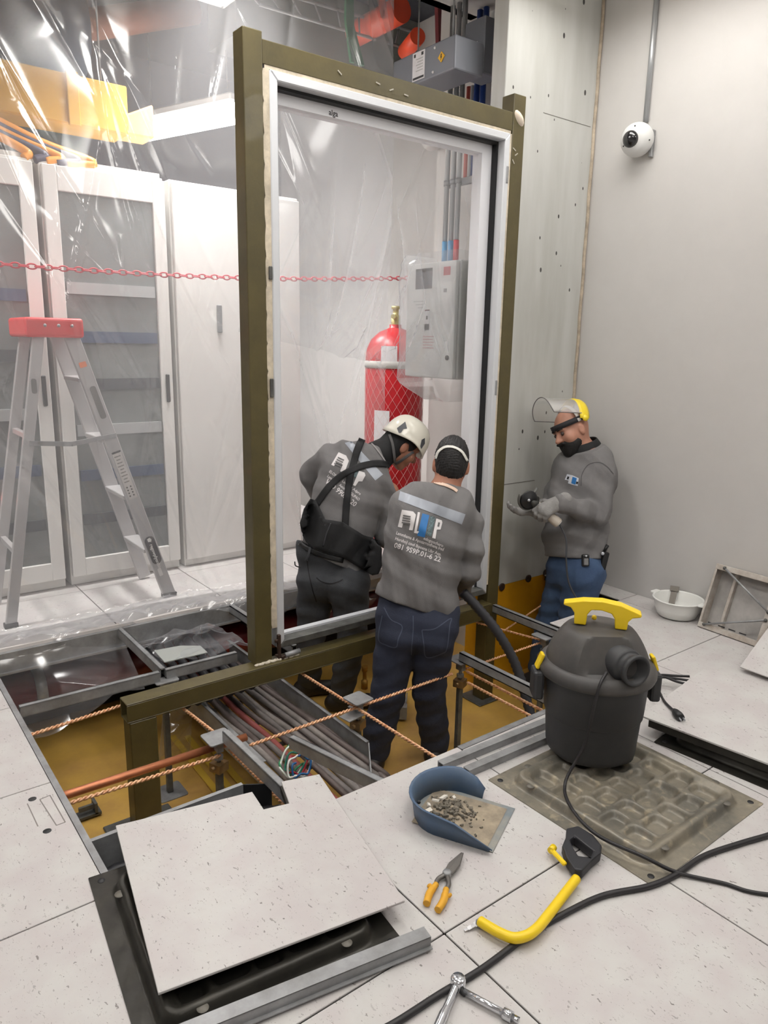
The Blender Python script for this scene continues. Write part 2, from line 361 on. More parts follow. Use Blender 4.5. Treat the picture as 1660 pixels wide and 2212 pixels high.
# raised floor: every 600 mm tile in view is a piece of its own
fl = thing('floor', 'raised floor of speckled white square tiles on steel stringers', 'floor', (0, 0, 0), kind='structure')
T = .6; TH = .034; gap = .0022
def tile_mesh(w, d):
    b = MB(); b.bx(gap, w-gap, gap, d-gap, -.006, 0); return b
def tile_obj(x, y, w=T, d=T, cache={}):
    k = (round(w, 3), round(d, 3))
    if k not in cache:
        o = tile_mesh(w, d).build('tile', TILE, None, bevel=.0012); cache[k] = o; first = True
    else:
        o = cache[k].copy(); COL.objects.link(o); first = False
    o.location = (x, y, 0); o.parent = fl
    u = MB(); u.bx(gap*2, w-gap*2, gap*2, d-gap*2, -TH, -.0062)
    if ('u', k) not in cache:
        c = u.build('tile_core', PANBLK, None); cache[('u', k)] = c
    else:
        c = cache[('u', k)].copy(); COL.objects.link(c)
    c.location = (x, y, 0); c.parent = fl
    return o
def have(i, j):
    x, y = i*T, j*T
    if j >= 4: return i <= 4 and j <= 8 and i >= -3
    if i < 0: return j <= 3
    if j < 1: return True
    if i == 4 and j == 1: return True
    return False
for i in range(-5, 5):
    for j in range(-7, 9):
        if have(i, j):
            if j >= 4: tile_obj(i*T, j*T+.02, T if i < 4 else .38, T)
            else: tile_obj(i*T, j*T)
for j in range(-7, 3): tile_obj(3.0, j*T, .168, T if j < 2 else .55)
# blank service plate marks on the tile at the trench's left edge
tm = MB()
def strip(a, b, w=.003, z=.0006):
    a = Vector(a); b = Vector(b); tm.beam((a.x, a.y, z*.5), (b.x, b.y, z*.5), w, z)
q = [pz(x, y) for x, y in ((86, 1727), (108, 1718), (141, 1776), (122, 1783))]
strip(q[0], q[1]); strip(q[1], q[2]); strip(q[2], q[3]); strip(q[0], q[3]); strip(pz(59, 1736), pz(82, 1785))
tm.build('cut_line', M('cut_line_grey', (128, 122, 118), .7), fl)
for x, y in ((70, 1726), (102, 1795)):
    c = pz(x, y); MB().lathe([(0, .0009), (.0105, .0009), (.012, 0)], c, 18).build('screw_hole', RUBBER, fl)
# edge trims and bright lip of the floor openings
tr = MB(); tr.bx(.001, .020, .6, 2.4, -.03, -.004); tr.build('edge_trim', STEEL, fl)
tr = MB(); tr.bx(0, 2.45, 2.40, 2.419, -.034, .002); tr.build('edge_lip', M('lip_white', (214, 208, 204), .45), fl)
tr = MB(); tr.bx(0, 2.45, 2.375, 2.40, -.11, -.012); tr.bx(0, 2.45, 2.36, 2.375, -.11, -.10); tr.build('edge_channel', STEEL, fl)
# ================================================================ olive steel door frame
fr = thing('door_frame', 'tall olive steel door frame standing in the open floor trench', 'door frame', (1.65, 1.62, 0))
MB().bx(.936, 1.016, 1.597, 1.677, 0, 2.485).build('post', OLIVE, fr, bevel=.004, seg=2)
MB().bx(2.358, 2.440, 1.600, 1.680, -.6, 2.545).build('post', OLIVE, fr, bevel=.004, seg=2)
MB().bx(1.016, 2.358, 1.602, 1.678, 2.378, 2.462).build('header', OLIVE, fr, bevel=.003)
sb = MB(); x0, x1, y0, y1, z0_, z1_ = .362, 2.36, 1.565, 1.645, -.082, 0
sb.bx(x0, x1, y0, y1, z1_-.006, z1_); sb.bx(x0, x1, y0, y1, z0_, z0_+.006); sb.bx(x0, x1, y0, y0+.006, z0_+.006, z1_-.006); sb.bx(x0, x1, y1-.006, y1, z0_+.006, z1_-.006)
sb.build('sill_beam', OLIVE, fr, bevel=.002)
MB().bx(.370, .478, 1.566, 1.645, -.59, -.083).build('leg', OLIVE, fr, bevel=.004)
MB().bx(.28, .56, 1.50, 1.72, -.6, -.590).build('foot_plate', STEELD, fr, bevel=.004)
MB().bx(2.30, 2.46, 1.56, 1.73, -.6, -.590).build('foot_plate', STEELD, fr, bevel=.004)
w = MB()
for k in range(26):
    t = k/25; w.ball((.936+.20*t, 1.592+.004*math.sin(k*1.7), .003), (.010+.004*random.random(), .008, .005+.004*random.random()), 8)
w.build('weld_bead', M('weld_residue', (206, 196, 178), .7, 0, .5, 80), fr)
w = MB(); w.lathe([(0, .016), (.012, .013), (.02, .004), (.022, 0)], (2.398, 1.6, 2.442), 12, frame3((0, -1, 0))@Matrix.Diagonal((1, 1.9, 1)), True); w.build('filler_patch', M('cream_filler', (222, 208, 190), .7, 0, .3, 50), fr)
sc = MB()
for (x, z, a) in ((2.375, 2.30, .5), (2.39, 2.28, -.6), (2.372, 2.245, .9), (1.55, 2.42, .2), (1.62, 2.41, -.4), (1.70, 2.405, .1), (1.36, 2.42, .6)):
    sc.box((x, 1.5985, z), (.022, .002, .005), Matrix.Rotation(a, 3, 'Y'))
sc.build('plaster_smear', M('plaster_smear', (176, 170, 156), .8), fr)

# aluminium inner frame with its gasket and the rough plaster around it
af = thing('aluminium_frame', 'pale aluminium window frame set inside the olive door frame', 'frame', (1.65, 1.62, .05))
AX0, AX1, AZ0, AZ1, AY0, AY1, PW = 1.046, 2.345, .050, 2.366, 1.598, 1.664, .034
AL2 = M('pale_aluminium', (214, 216, 220), .36, .15)
def alu_bar(poly_a, poly_b, name='profile'):
    pass
b = MB(); b.prism([(AX0, AZ0), (AX0+PW, AZ0+PW), (AX0+PW, AZ1-PW), (AX0, AZ1)], 0, AY1-AY0, Matrix(((1, 0, 0), (0, 0, 1), (0, 1, 0))), (0, AY0, 0)); b.build('stile', AL2, af, bevel=.004)
b = MB(); b.prism([(AX1, AZ0), (AX1-PW, AZ0+PW), (AX1-PW, AZ1-PW), (AX1, AZ1)], 0, AY1-AY0, Matrix(((1, 0, 0), (0, 0, 1), (0, 1, 0))), (0, AY0, 0)); b.build('stile', AL2, af, bevel=.004)
b = MB(); b.prism([(AX0, AZ1), (AX0+PW, AZ1-PW), (AX1-PW, AZ1-PW), (AX1, AZ1)], 0, AY1-AY0, Matrix(((1, 0, 0), (0, 0, 1), (0, 1, 0))), (0, AY0, 0)); b.build('top_rail', AL2, af, bevel=.004)
b = MB(); b.prism([(AX0, AZ0), (AX0+PW, AZ0+PW), (AX1-PW, AZ0+PW), (AX1, AZ0)], 0, AY1-AY0, Matrix(((1, 0, 0), (0, 0, 1), (0, 1, 0))), (0, AY0, 0)); b.build('bottom_rail', STEELD, af, bevel=.004)
GK = M('black_gasket', (18, 18, 20), .5)
e = PW
g = MB(); g.bx(AX0+e, AX1-e, AY1-.020, AY1+.014, AZ1-e-.012, AZ1-e); g.bx(AX0+e, AX0+e+.006, AY1-.016, AY1+.012, AZ0+e, AZ1-e); g.bx(AX1-e-.010, AX1-e, AY1-.020, AY1+.012, AZ0+e, AZ1-e); g.build('gasket', GK, af)
b = MB(); b.bx(AX0+e, AX1-e, AY1+.014, AY1+.08, AZ1-e-.055, AZ1-e-.012); b.bx(AX1-e-.075, AX1-e-.010, AY1+.012, AY1+.075, AZ0+e, AZ1-e-.05); b.build('inner_lining', M('lining_white', (228, 228, 232), .4), af)
b = MB(); b.bx(AX0+e, AX1-e, AY1-.012, AY1+.02, AZ0+e, AZ0+e+.010); b.build('glazing_bead', AL2, af)
CREAM = M('cream_plaster', (226, 213, 190), .75, 0, .5, 60, .18, 14)
def rough_strip(a, b, w0, axis, name):
    """an uneven strip of plaster from a to b, its outer edge ragged"""
    q = MB(); n = 60; a = Vector(a); b = Vector(b); ax = Vector(axis); P2 = []
    for i in range(n+1):
        t = i/n; p = a.lerp(b, t); ww = w0*(.78+.34*random.random()) if i % 3 else w0*.7
        P2.append([p + Vector((0, .012, 0)), p, p+ax*ww, p+ax*ww+Vector((0, .012, 0))])
    q.grid(P2, False); return q.build(name, CREAM, af)
rough_strip((AX0, AY0+.006, AZ0+.1), (AX0, AY0+.006, AZ1), .034, (-1, 0, 0), 'plaster_strip')
rough_strip((AX1, AY0+.006, AZ0+.05), (AX1, AY0+.006, AZ1), .022, (1, 0, 0), 'plaster_strip')
rough_strip((AX0-.02, AY0+.006, AZ1), (AX1+.005, AY0+.006, AZ1), .018, (0, 0, 1), 'plaster_strip')
for (x, y, hh, col) in ((AX0-.012, 838, .075, 0), (AX0-.010, 590, .05, 0)):
    c = py(592, y, AY0); MB().bx(x-.006, x+.008, AY0-.004, AY0+.006, c.z-hh/2, c.z+hh/2).build('latch_slot', STEELD, af, bevel=.002)
for yv, hh in ((376, .075), (838, .075)):
    c = py(1090 if yv < 500 else 1064, yv, AY0); MB().bx(AX1-.018, AX1-.004, AY0-.004, AY0+.003, c.z-hh/2, c.z+hh/2).build('hinge_slot', STEEL, af, bevel=.002)
h = MB(); h.bx(1.040, 1.055, 1.585, 1.60, .0, .12); h.bx(1.028, 1.042, 1.587, 1.598, .085, .10); h.bx(1.028, 1.042, 1.587, 1.598, .02, .03); h.bx(1.055, 1.085, 1.583, 1.60, 0, .018); h.build('hinge_bracket', M('brown_steel', (72, 56, 48), .5, .4), af, bevel=.002)
h = MB(); h.tube([(1.075, 1.588, .016), (1.15, 1.588, .020)], .012, 10); h.build('hinge_arm', STEEL, af)

# ================================================================ floor substructure in the open trench
def stringer(a, b, label, w=.026, h=.045, z=-.004, mat=STEEL):
    t = MB(); a = Vector(a); b = Vector(b)
    if len(a) == 2: a = Vector((a.x, a.y, z)); b = Vector((b.x, b.y, z))
    d = (b-a).normalized(); s = d.cross(Vector((0, 0, 1))).normalized(); u = s.cross(d)
    t.beam(a-u*.003, b-u*.003, w, .006); t.beam(a+s*(w/2-.002)-u*(h/2), b+s*(w/2-.002)-u*(h/2), .004, h); t.beam(a-s*(w/2-.002)-u*(h/2), b-s*(w/2-.002)-u*(h/2), .004, h)
    t.beam(a+s*(w/2-.006)-u*(h-.002), b+s*(w/2-.006)-u*(h-.002), .012, .004); t.beam(a-s*(w/2-.006)-u*(h-.002), b-s*(w/2-.006)-u*(h-.002), .012, .004)
    return single(t, 'stringer', mat, label, 'stringer', 'floor stringers')
stringer((.03, 1.80), (.575, 1.79), 'steel stringer in front of the dark red pipe')
stringer((.605, 1.795), (.935, 1.79), 'steel stringer meeting the tall olive post')
stringer((.60, 1.81), (.60, 2.36), 'steel stringer running under the loose plastic sheet')
stringer((1.19, 2.36), (1.19, 1.70), 'steel stringer half hidden behind the tall olive post')
stringer((.592, 1.18), (.592, .62), 'steel stringer running under the notched loose tile')
stringer(tuple(pz(630, 1590, -.02)), tuple(pz(826, 1686, -.012)), 'loose stringer slanting over the bent cable ends')
stringer((2.37, 1.56), (2.37, .62), 'long stringer between the right olive post and the vacuum')
stringer((1.785, 1.20), (1.785, .62), 'stringer crossing below the vacuum hose')
stringer((1.20, .587), (1.81, .587), 'bright stringer along the white tile edge by the vacuum', z=.002)
def pedestal(x, y, label, top=-.05, head=True, size=.1, tilt=0.0):
    t = thing('floor_pedestal', label, 'pedestal', (x, y, -.6), 'floor pedestals')
    MB().prism(rrect(.125, .125, .012), 0, .005, rotz(tilt), (x, y, -.6)).build('base_plate', STEEL, t)
    b = MB(); b.beam((x, y, -.595), (x, y, top-.10), .024, .024, up=(0, 1, 0)); b.build('tube', STEELD, t, bevel=.002)
    b = MB(); b.lathe([(.008, 0), (.008, .09)], (x, y, top-.105), 10, caps=True); b.build('threaded_rod', STEEL, t)
    b = MB(); b.lathe([(.018, 0), (.018, .014)], (x, y, top-.085), 6, smooth=False, caps=True); b.build('nut', STEEL, t)
    if head:
        b = MB(); b.prism(rrect(size, size, .01), 0, .005, rotz(tilt), (x, y, top)); b.bx(x-.012, x+.012, y-.02, y+.02, top-.05, top); b.build('head_plate', STEEL, t)
    c = MB(); c.box((x, y, top-.115), (.05, .05, .035), rotz(.4)); c.lathe([(.009, 0), (.009, .07)], (x-.035, y-.01, top-.115), 8, frame3((1, .3, 0)), caps=True); c.build('wire_clamp', M('brass_clamp', (150, 122, 84), .45, .6), t)
    return t
pedestal(.60, 1.80, 'slim steel pedestal behind the short olive leg')
pedestal(.58, 1.22, 'steel pedestal clamping the end of the copper pipe')
pedestal(1.20, 1.20, 'bare pedestal with a loose top plate beside the grey cable tray', top=-.07, size=.095, tilt=.1)
pedestal(1.80, 1.215, 'steel pedestal beside the foreground worker', top=-.055)
pedestal(2.36, 1.19, 'steel pedestal hidden behind the vacuum clip', top=-.06)
pedestal(1.80, 1.80, 'thin pedestal behind the sill of the olive frame', top=-.10, head=False)
# loose plate under the bare pedestal head
single(MB().prism([(-.055, -.05), (.055, -.05), (.055, .05), (.03, .05), (.03, .03), (-.005, .03), (-.005, .012), (-.055, .012)], 0, .004, rotz(.15), pz(758, 1542, -.13)), 'cut_plate', STEEL, 'small white steel plate with a cut-out in the trench', 'plate')

# copper earth wires and the copper pipe
BR = M('copper_braid', (240, 200, 160), .36, .25, .1, 200, .25, 60, col2=(205, 140, 100))
def braid(a, b, label, r=.0042, sag=.0, mid=None):
    t = MB(); a = Vector(a); b = Vector(b); path = spline([a]+([Vector(p) for p in mid] if mid else [(a+b)/2-Vector((0, 0, sag))])+[b], 60)
    L_ = sum((path[i+1]-path[i]).length for i in range(len(path)-1)); n = int(L_/.006)+2
    tot = 0; pts = []; seg = 0; cum = [0]
    for i in range(len(path)-1): cum.append(cum[-1]+(path[i+1]-path[i]).length)
    for k in range(n):
        s = L_*k/(n-1)
        while seg < len(path)-2 and cum[seg+1] < s: seg += 1
        f = (s-cum[seg])/max(1e-9, cum[seg+1]-cum[seg]); pts.append((path[seg].lerp(path[seg+1], f), (path[seg+1]-path[seg]).normalized(), s))
    for ph in (0, math.pi):
        strand = []
        for p, d, s in pts:
            u = d.cross(Vector((0, 0, 1))).normalized(); w = u.cross(d); an = ph+s*2*math.pi/.038
            strand.append(p+(u*math.cos(an)+w*math.sin(an))*r*.85)
        t.tube(strand, r, 6)
    return single(t, 'copper_braid', BR, label, 'wire', 'copper earth wires')
braid((.012, 1.565, .0-.012), tuple(py(262, 1524, 1.66)), 'twisted copper wire running behind the short olive leg')
braid(tuple(pz(150, 1735, -.07)), tuple(pz(476, 1632, -.11)), 'twisted copper wire just below the copper pipe')
braid(tuple(pz(540, 1610, -.10)), tuple(pz(978, 1455, -.10)), 'long twisted copper wire crossing over the grey cable tray')
braid(tuple(pz(652, 1455, -.10)), tuple(pz(944, 1638, -.10)), 'twisted copper wire leading from the sill to the tile edge')
braid(tuple(pz(394, 1529, -.10)), tuple(pz(486, 1600, -.10)), 'short twisted copper wire left of the cable tray')
braid(tuple(pz(497, 1620, -.10)), tuple(pz(612, 1735, -.10)), 'twisted copper wire dropping behind the notched tile')
braid(tuple(pz(1008, 1450, -.10)), tuple(pz(1172, 1535, -.10)), 'upper of two copper wires right of the pedestal')
braid(tuple(pz(1010, 1474, -.13)), tuple(pz(1150, 1548, -.13)), 'lower of two copper wires right of the pedestal')
braid(tuple(pz(1006, 1445, -.10)), tuple(pz(1174, 1386, -.10)), 'copper wire spanning behind the vacuum hose', r=.0036)
braid(tuple(pz(1174, 1384, -.10)), tuple(pz(1030, 1345, -.12)), 'copper wire slanting back to the right olive post', r=.0036)
braid(tuple(pz(1178, 1302, -.08)), tuple(pz(1090, 1362, -.10)), 'thin copper wire along the yellow wall base', r=.003)
cp = MB(); a = pz(147, 1716, -.10); b = pz(532, 1592, -.10); cp.tube([a-(b-a).normalized()*.05, a, b], .0145, 16)
single(cp, 'copper_pipe', COPPER, 'straight bare copper pipe across the open trench', 'pipe')

# big grey cable tray
ct = thing('cable_tray', 'grey steel cable tray under the olive sill full of cables', 'cable tray', (.96, 1.7, -.32))
TXL, TXR = .752, 1.172
r = MB(); r.bx(TXR-.002, TXR+.002, 1.085, 2.36, -.31, -.2); r.bx(TXR-.014, TXR+.002, 1.085, 2.36, -.203, -.2); r.build('side_rail', STEEL, ct)
r = MB(); r.bx(TXL-.002, TXL+.002, 1.20, 2.36, -.31, -.2); r.bx(TXL-.002, TXL+.014, 1.20, 2.36, -.203, -.2); r.build('side_rail', STEEL, ct)
r = MB(); r.beam((TXR, 1.085, -.255), (TXR-.10, .93, -.29), .004, .11); r.build('end_flange', STEEL, ct)
for k in range(6): MB().bx(TXL, TXR, 1.2+k*.22, 1.225+k*.22, -.312, -.304).build('rung', STEELD, ct)
CG = [M('grey_cable_sheath', (116, 109, 106), .5, 0, .08, 60, .18, 10), M('dusty_cable_sheath', (134, 126, 121), .6, 0, .08, 60, .2, 10), M('brown_grey_cable_sheath', (104, 92, 88), .5, 0, .08, 60, .2, 10), M('red_cable_sheath', (140, 74, 70), .5)]
names = ['leftmost', 'second', 'third', 'fourth', 'fifth', 'sixth', 'seventh', 'eighth', 'ninth', 'tenth', 'eleventh', 'rightmost']
for k in range(12):
    x = TXL+.035+k*.0325; rr = .0125+.003*((k*7) % 5)/4; j = [.006*math.sin(k*3.1+i*1.3) for i in range(6)]
    z0 = -.285+.014*((k*3) % 4)/3
    end = [(x+.02, .86, z0-.03), (x+.05+.012*k*.3, .70, -.36), (x+.06+.004*k, .45, -.45)] if k >= 5 else [(x+.0, .9, z0-.01), (x+.015, .72, -.33), (x+.03, .5, -.42)]
    pts = [(x+j[0], 2.36, z0), (x+j[1], 2.0, z0+.004), (x+j[2], 1.7, z0), (x+j[3], 1.4, z0+.012), (x+j[4], 1.12, z0)]+end
    t = MB(); t.tube(spline(pts, 8), rr, 8)
    single(t, 'power_cable', CG[k % 3 if k != 4 else 3], ('thin red cable between the grey ones in the tray' if k == 4 else names[k]+' grey cable in the tray under the olive sill'), 'cable', 'grey cables in the tray')
for k in range(3):
    x = 1.04+.035*k; t = MB(); t.tube(spline([(x, 1.9, -.262), (x+.005, 1.5, -.252), (x+.01, 1.22, -.25), (x+.03, 1.03, -.262), (x+.085, .97, -.33), (x+.07, 1.02, -.44), (x+.02, 1.1, -.5)], 8), .014, 8)
    single(t, 'power_cable', CG[k % 3], ['pale cable bending down at the tray end beside the rail', 'middle of three cables bending down at the tray end', 'outer cable bending down past the tray end'][k], 'cable', 'cables bending down')
BLK = M('black_conduit', (38, 38, 42), .45, 0, .1, 20)
def ribbed(pts, r, step=.012):
    P_ = spline(pts, 10); out = [P_[0]]; t = MB()
    L_ = sum((P_[i+1]-P_[i]).length for i in range(len(P_)-1)); n = max(4, int(L_/step))
    cum = [0]
    for i in range(len(P_)-1): cum.append(cum[-1]+(P_[i+1]-P_[i]).length)
    q = []; rs = []; sg = 0
    for k in range(n+1):
        s = L_*k/n
        while sg < len(P_)-2 and cum[sg+1] < s: sg += 1
        q.append(P_[sg].lerp(P_[sg+1], (s-cum[sg])/max(1e-9, cum[sg+1]-cum[sg]))); rs.append(r*(1 if k % 2 else .86))
    t.tube(q, rs, 10); return t
for k in range(7):
    x = .68+.052*k
    single(ribbed([(x+.06, 2.40, -.16), (x+.03, 2.1, -.155), (x, 1.86, -.16), (x-.01, 1.73, -.165)], .021, .03), 'black_conduit', BLK, names[k]+' black conduit beside the tall olive post' if k else 'leftmost black conduit under the pale steel plate', 'conduit', 'black conduits')
single(MB().prism([(0, 0), (.20, 0), (.20, .09), (.12, .14), (0, .15)], 0, .004, rotz(-.05), pz(356, 1432, -.03)), 'steel_plate', M('greenish_plate', (176, 180, 176), .4, .2), 'pale flat steel plate lying beside the black conduits', 'plate')
# black trough with conduits under the notched tile
tg = thing('cable_trough', 'black metal cable trough under the notched loose tile', 'trough', (.35, .85, -.2))
a0 = pz(195, 1819, -.05); TY = a0.y
tb = MB(); tb.bx(.03, .52, TY-.003, TY+.001, -.2, -.05); tb.bx(.03, .52, TY-.003, TY+.012, -.052, -.048); tb.build('back_wall', STEEL, tg)
MB().bx(.03, .56, .62, TY, -.21, -.2).build('bottom', RUBBER, tg)
rs_ = MB(); rs_.beam((.52, TY, -.125), (.60, TY-.05, -.125), .004, .15); rs_.build('end_wall', RUBBER, tg)
for k in range(4):
    y = TY-.04-.055*k
    single(ribbed([(.025, y, -.15-.01*k), (.3, y, -.14), (.5, y-.01, -.13), (.62, y-.03, -.15)], .022, .02), 'black_conduit', BLK, ['rearmost', 'second', 'third', 'nearest'][k]+' black conduit lying in the trough under the notched tile', 'conduit', 'black conduits in the trough')
# dark red water pipe at the back of the trench
rp = thing('red_pipe', 'thick dark red pipe lying along the back of the trench', 'pipe', (1.2, 2.56, -.40))
RED = M('dark_red_paint', (124, 22, 28), .3, 0, .05, 40, .35, 3, col2=(70, 12, 16))
t = MB(); t.tube([(-.1, 2.56, -.30), (2.8, 2.56, -.30)], .10, 28); t.build('pipe_body', RED, rp)
for x in (.22, 1.35): MB().tube([(x, 2.56, -.30), (x+.05, 2.56, -.30)], .105, 28).build('steel_band', STEEL, rp)
single(MB().bx(-.05, 2.8, 2.80, 2.83, -.60, -.04), 'shade_sheet', M('underfloor_shade', (44, 42, 44), .7), 'dark sheet standing in for the shade at the back of the trench', 'sheet')  # dark colour stands in for the underfloor shade behind the pipe
# loose bits
lb = thing('wire_bundle', 'loose bundle of green and white wires over the cables', 'wires', tuple(pz(630, 1640, -.2)))
for k, (mc, rr) in enumerate((((44, 130, 84), .05), ((225, 232, 222), .055), ((40, 120, 100), .042), ((150, 40, 50), .038), ((230, 230, 225), .046), ((38, 96, 150), .036))):
    c = pz(632+4*k, 1640+3*k, -.2); t = MB(); pts = []
    for i in range(26):
        an = -.6+i*.24+k*.5; pts.append((c.x+rr*math.cos(an)*1.1, c.y+rr*.6*math.sin(an), c.z+rr*.75*math.sin(an+.5)+.01*math.sin(i*.9+k)))
    t.tube(spline(pts, 3), .0042, 6); t.build('wire', M('wire_%d' % k, mc, .4), lb)
c = pz(190, 1758, -.585); t = MB(); t.box(c, (.10, .05, .012)); t.box(c+Vector((.03, 0, .025)), (.012, .05, .05)); t.box(c+Vector((.0, .0, .03)), (.07, .012, .02))
single(t, 'floor_bracket', STEELD, 'small dark steel bracket lying on the yellow slab', 'bracket')
c = pz(868, 1530, -.585); bk = MB(); A = rotz(-.75); bk.box(c, (.05, .22, .012), A); bk.box(c+A@Vector((.022, 0, .02)), (.006, .22, .04), A); bk.box(c+A@Vector((0, -.10, .035)), (.07, .05, .07), A)
single(bk, 'angle_bracket', STEEL, 'grey steel angle bracket on the slab between the worker\'s legs', 'bracket')
c = pz(788, 1470, -.55); ft = MB(); ft.lathe([(.02, 0), (.02, .05), (.012, .05), (.012, .11), (.018, .11), (.018, .14)], c-Vector((0, 0, .05)), 12, caps=True)
single(ft, 'brass_fitting', M('brass', (176, 132, 60), .4, .6), 'small brass fitting on the slab beside the trousers', 'fitting')
for k in range(3):
    a = pz(372+32*k, 1590, -.59); b = pz(470+34*k, 1712, -.59); single(MB().beam(a, b, .03, .006), 'yellow_strip', M('yellow_strip', (226, 186, 74), .25, coat=.4), ['left', 'middle', 'right'][k]+'most of three yellow strips on the trench slab' if k != 1 else 'middle of three yellow strips on the trench slab', 'strip', 'yellow strips')

text_mesh('alga', .030, M('marker_ink', (60, 58, 60), .6), 'pen_scribble', af, plane_fn((1.36, AY1+.0135, AZ1-e-.048), (1, 0, 0), (0, 0, 1)), bold=.0006)
# ================================================================ the room behind the plastic
RW = M('rack_white', (226, 224, 220), .45)
RG = M('rack_mesh_grey', (128, 132, 132), .5, 0, .2, 200, .15, 3)
RD = M('rack_inside_dark', (74, 78, 82), .6)
def rack(x0, x1, label, nu, led):
    t = thing('server_rack', label, 'rack', ((x0+x1)/2, 3.5, 0), 'server racks behind the curtain'); yf, H = 3.1, 2.24
    MB().bx(x0, x1, yf+.04, yf+.95, 0.002, H).build('body', RW, t, bevel=.004)
    d = MB(); e = .075
    d.bx(x0+.006, x0+e, yf, yf+.036, .06, H-.02); d.bx(x1-e, x1-.006, yf, yf+.036, .06, H-.02); d.bx(x0+e, x1-e, yf, yf+.036, H-.14, H-.02); d.bx(x0+e, x1-e, yf, yf+.036, .06, .16)
    dr = d.build('door', RW, t, bevel=.003)
    MB().bx(x0+e, x1-e, yf+.016, yf+.022, .16, H-.14).build('door_mesh', RG, dr)
    MB().bx(x1-.05, x1-.028, yf-.012, yf, 1.02, 1.18).build('handle', RUBBER, dr, bevel=.004)
    for k in range(nu):
        z = .35+k*(1.5/nu); MB().bx(x0+e+.01, x1-e-.01, yf+.004, yf+.015, z, z+.06).build('equipment_front', [RD, M('rack_unit_blue', (70, 84, 108), .5), M('rack_unit_pale', (170, 172, 172), .5)][(k*7+led) % 3], t)
    for k in range(led):
        z = .55+k*.33; MB().bx(x0+.12, x0+.30, yf-.002, yf+.003, z, z+.02).build('status_light', M('red_status_light', (255, 90, 60), .4, emit=2.0), t)
    MB().bx(x0+.0, x1, yf+.08, yf+.9, H, H+.03).build('top_panel', RW, t)
    return t
rack(-.70, -.06, 'leftmost white rack partly outside the picture', 4, 0)
rack(-.05, .55, 'white server rack with red status lights behind the ladder', 5, 3)
rk = rack(.58, 1.22, 'white server rack with grey door behind the ladder\'s long leg', 6, 0)
MB().bx(.08, .30, 3.098, 3.1, 2.12, 2.17).build('name_plate', M('plate_grey', (178, 178, 176), .5), bpy.data.objects['server_rack.001'])
# plain white cabinet
wc = thing('white_cabinet', 'tall plain white cabinet seen between the ladder and the red cylinder', 'cabinet', (1.67, 3.5, 0))
MB().bx(1.25, 2.08, 3.13, 3.9, .002, 2.24).build('body', RW, wc, bevel=.006)
for a, b in ((1.256, 1.662), (1.668, 2.074)): MB().bx(a, b, 3.10, 3.128, .05, 2.22).build('door', RW, wc, bevel=.004)
MB().bx(1.50, 1.53, 3.085, 3.10, 1.42, 1.58).build('handle', M('handle_grey', (130, 132, 134), .4), wc, bevel=.004)
# ladder
LAL = M('ladder_aluminium', (192, 190, 190), .38, .35, 0, 60, .06, 3)
ld = thing('step_ladder', 'aluminium step ladder with a red top cap behind the plastic curtain', 'ladder', (.55, 2.85, 0))
yA, yB = 2.665, 3.04
top_r = Vector((.56, 0, 1.40)); top_l = Vector((.42, 0, 1.40)); ft_r = Vector((.965, 0, 0.012)); ft_l = Vector((.172, 0, .012))
for yk, nm in ((yA, 'front'), (yB, 'rear')):
    inset = 0 if nm == 'front' else -.0
    for a, b, w in ((top_r, ft_r, .068), (top_l, ft_l, .05)):
        A = Vector((a.x, yk+(.05 if nm == 'front' else -.05), a.z)); B = Vector((b.x, yk, b.z))
        MB().beam(A, B, .026, w, up=(1, 0, .4)).build('stile', LAL, ld, bevel=.003)
for k in range(4):
    t_ = (k+.75)/4.6; p = top_r.lerp(ft_r, t_); yo = .05*(1-t_)
    MB().box((p.x, (yA+yB)/2, p.z), (.085, yB-yA-2*yo-.03, .022)).build('step', LAL, ld, bevel=.003)
for k in range(2):
    p = top_l.lerp(ft_l, .35+.4*k); MB().bx(p.x-.012, p.x+.012, yA+.03, yB-.03, p.z-.012, p.z+.012).build('brace', LAL, ld)
MB().bx(.355, .615, yA+.005, yB-.005, 1.375, 1.465).build('top_cap', M('red_ladder_cap', (214, 52, 54), .4), ld, bevel=.014, seg=3)
rv = MB()
for x in (.44, .50, .56): rv.ball((x, yA+.003, 1.43), .008, 8)
rv.build('rivet', STEEL, ld)
pr = top_r.lerp(ft_r, .36); pl = top_l.lerp(ft_l, .36); mid = Vector(((pr.x+pl.x)/2, 0, pr.z-.03))
s = MB(); s.beam((pl.x, yA+.012, pl.z-.015), (mid.x, yA+.005, mid.z), .01, .022, up=(0, 0, 1)); s.beam((mid.x, yA+.005, mid.z), (pr.x+.03, yA+.012, pr.z), .01, .022); s.build('spreader_bar', STEEL, ld)
fp = MB(); fp.box((ft_r.x, yA, .012), (.075, .04, .022)); fp.build('foot_cap', RUBBER, ld); fp = MB(); fp.box((ft_l.x, yA, .012), (.06, .04, .022)); fp.build('foot_cap', RUBBER, ld)
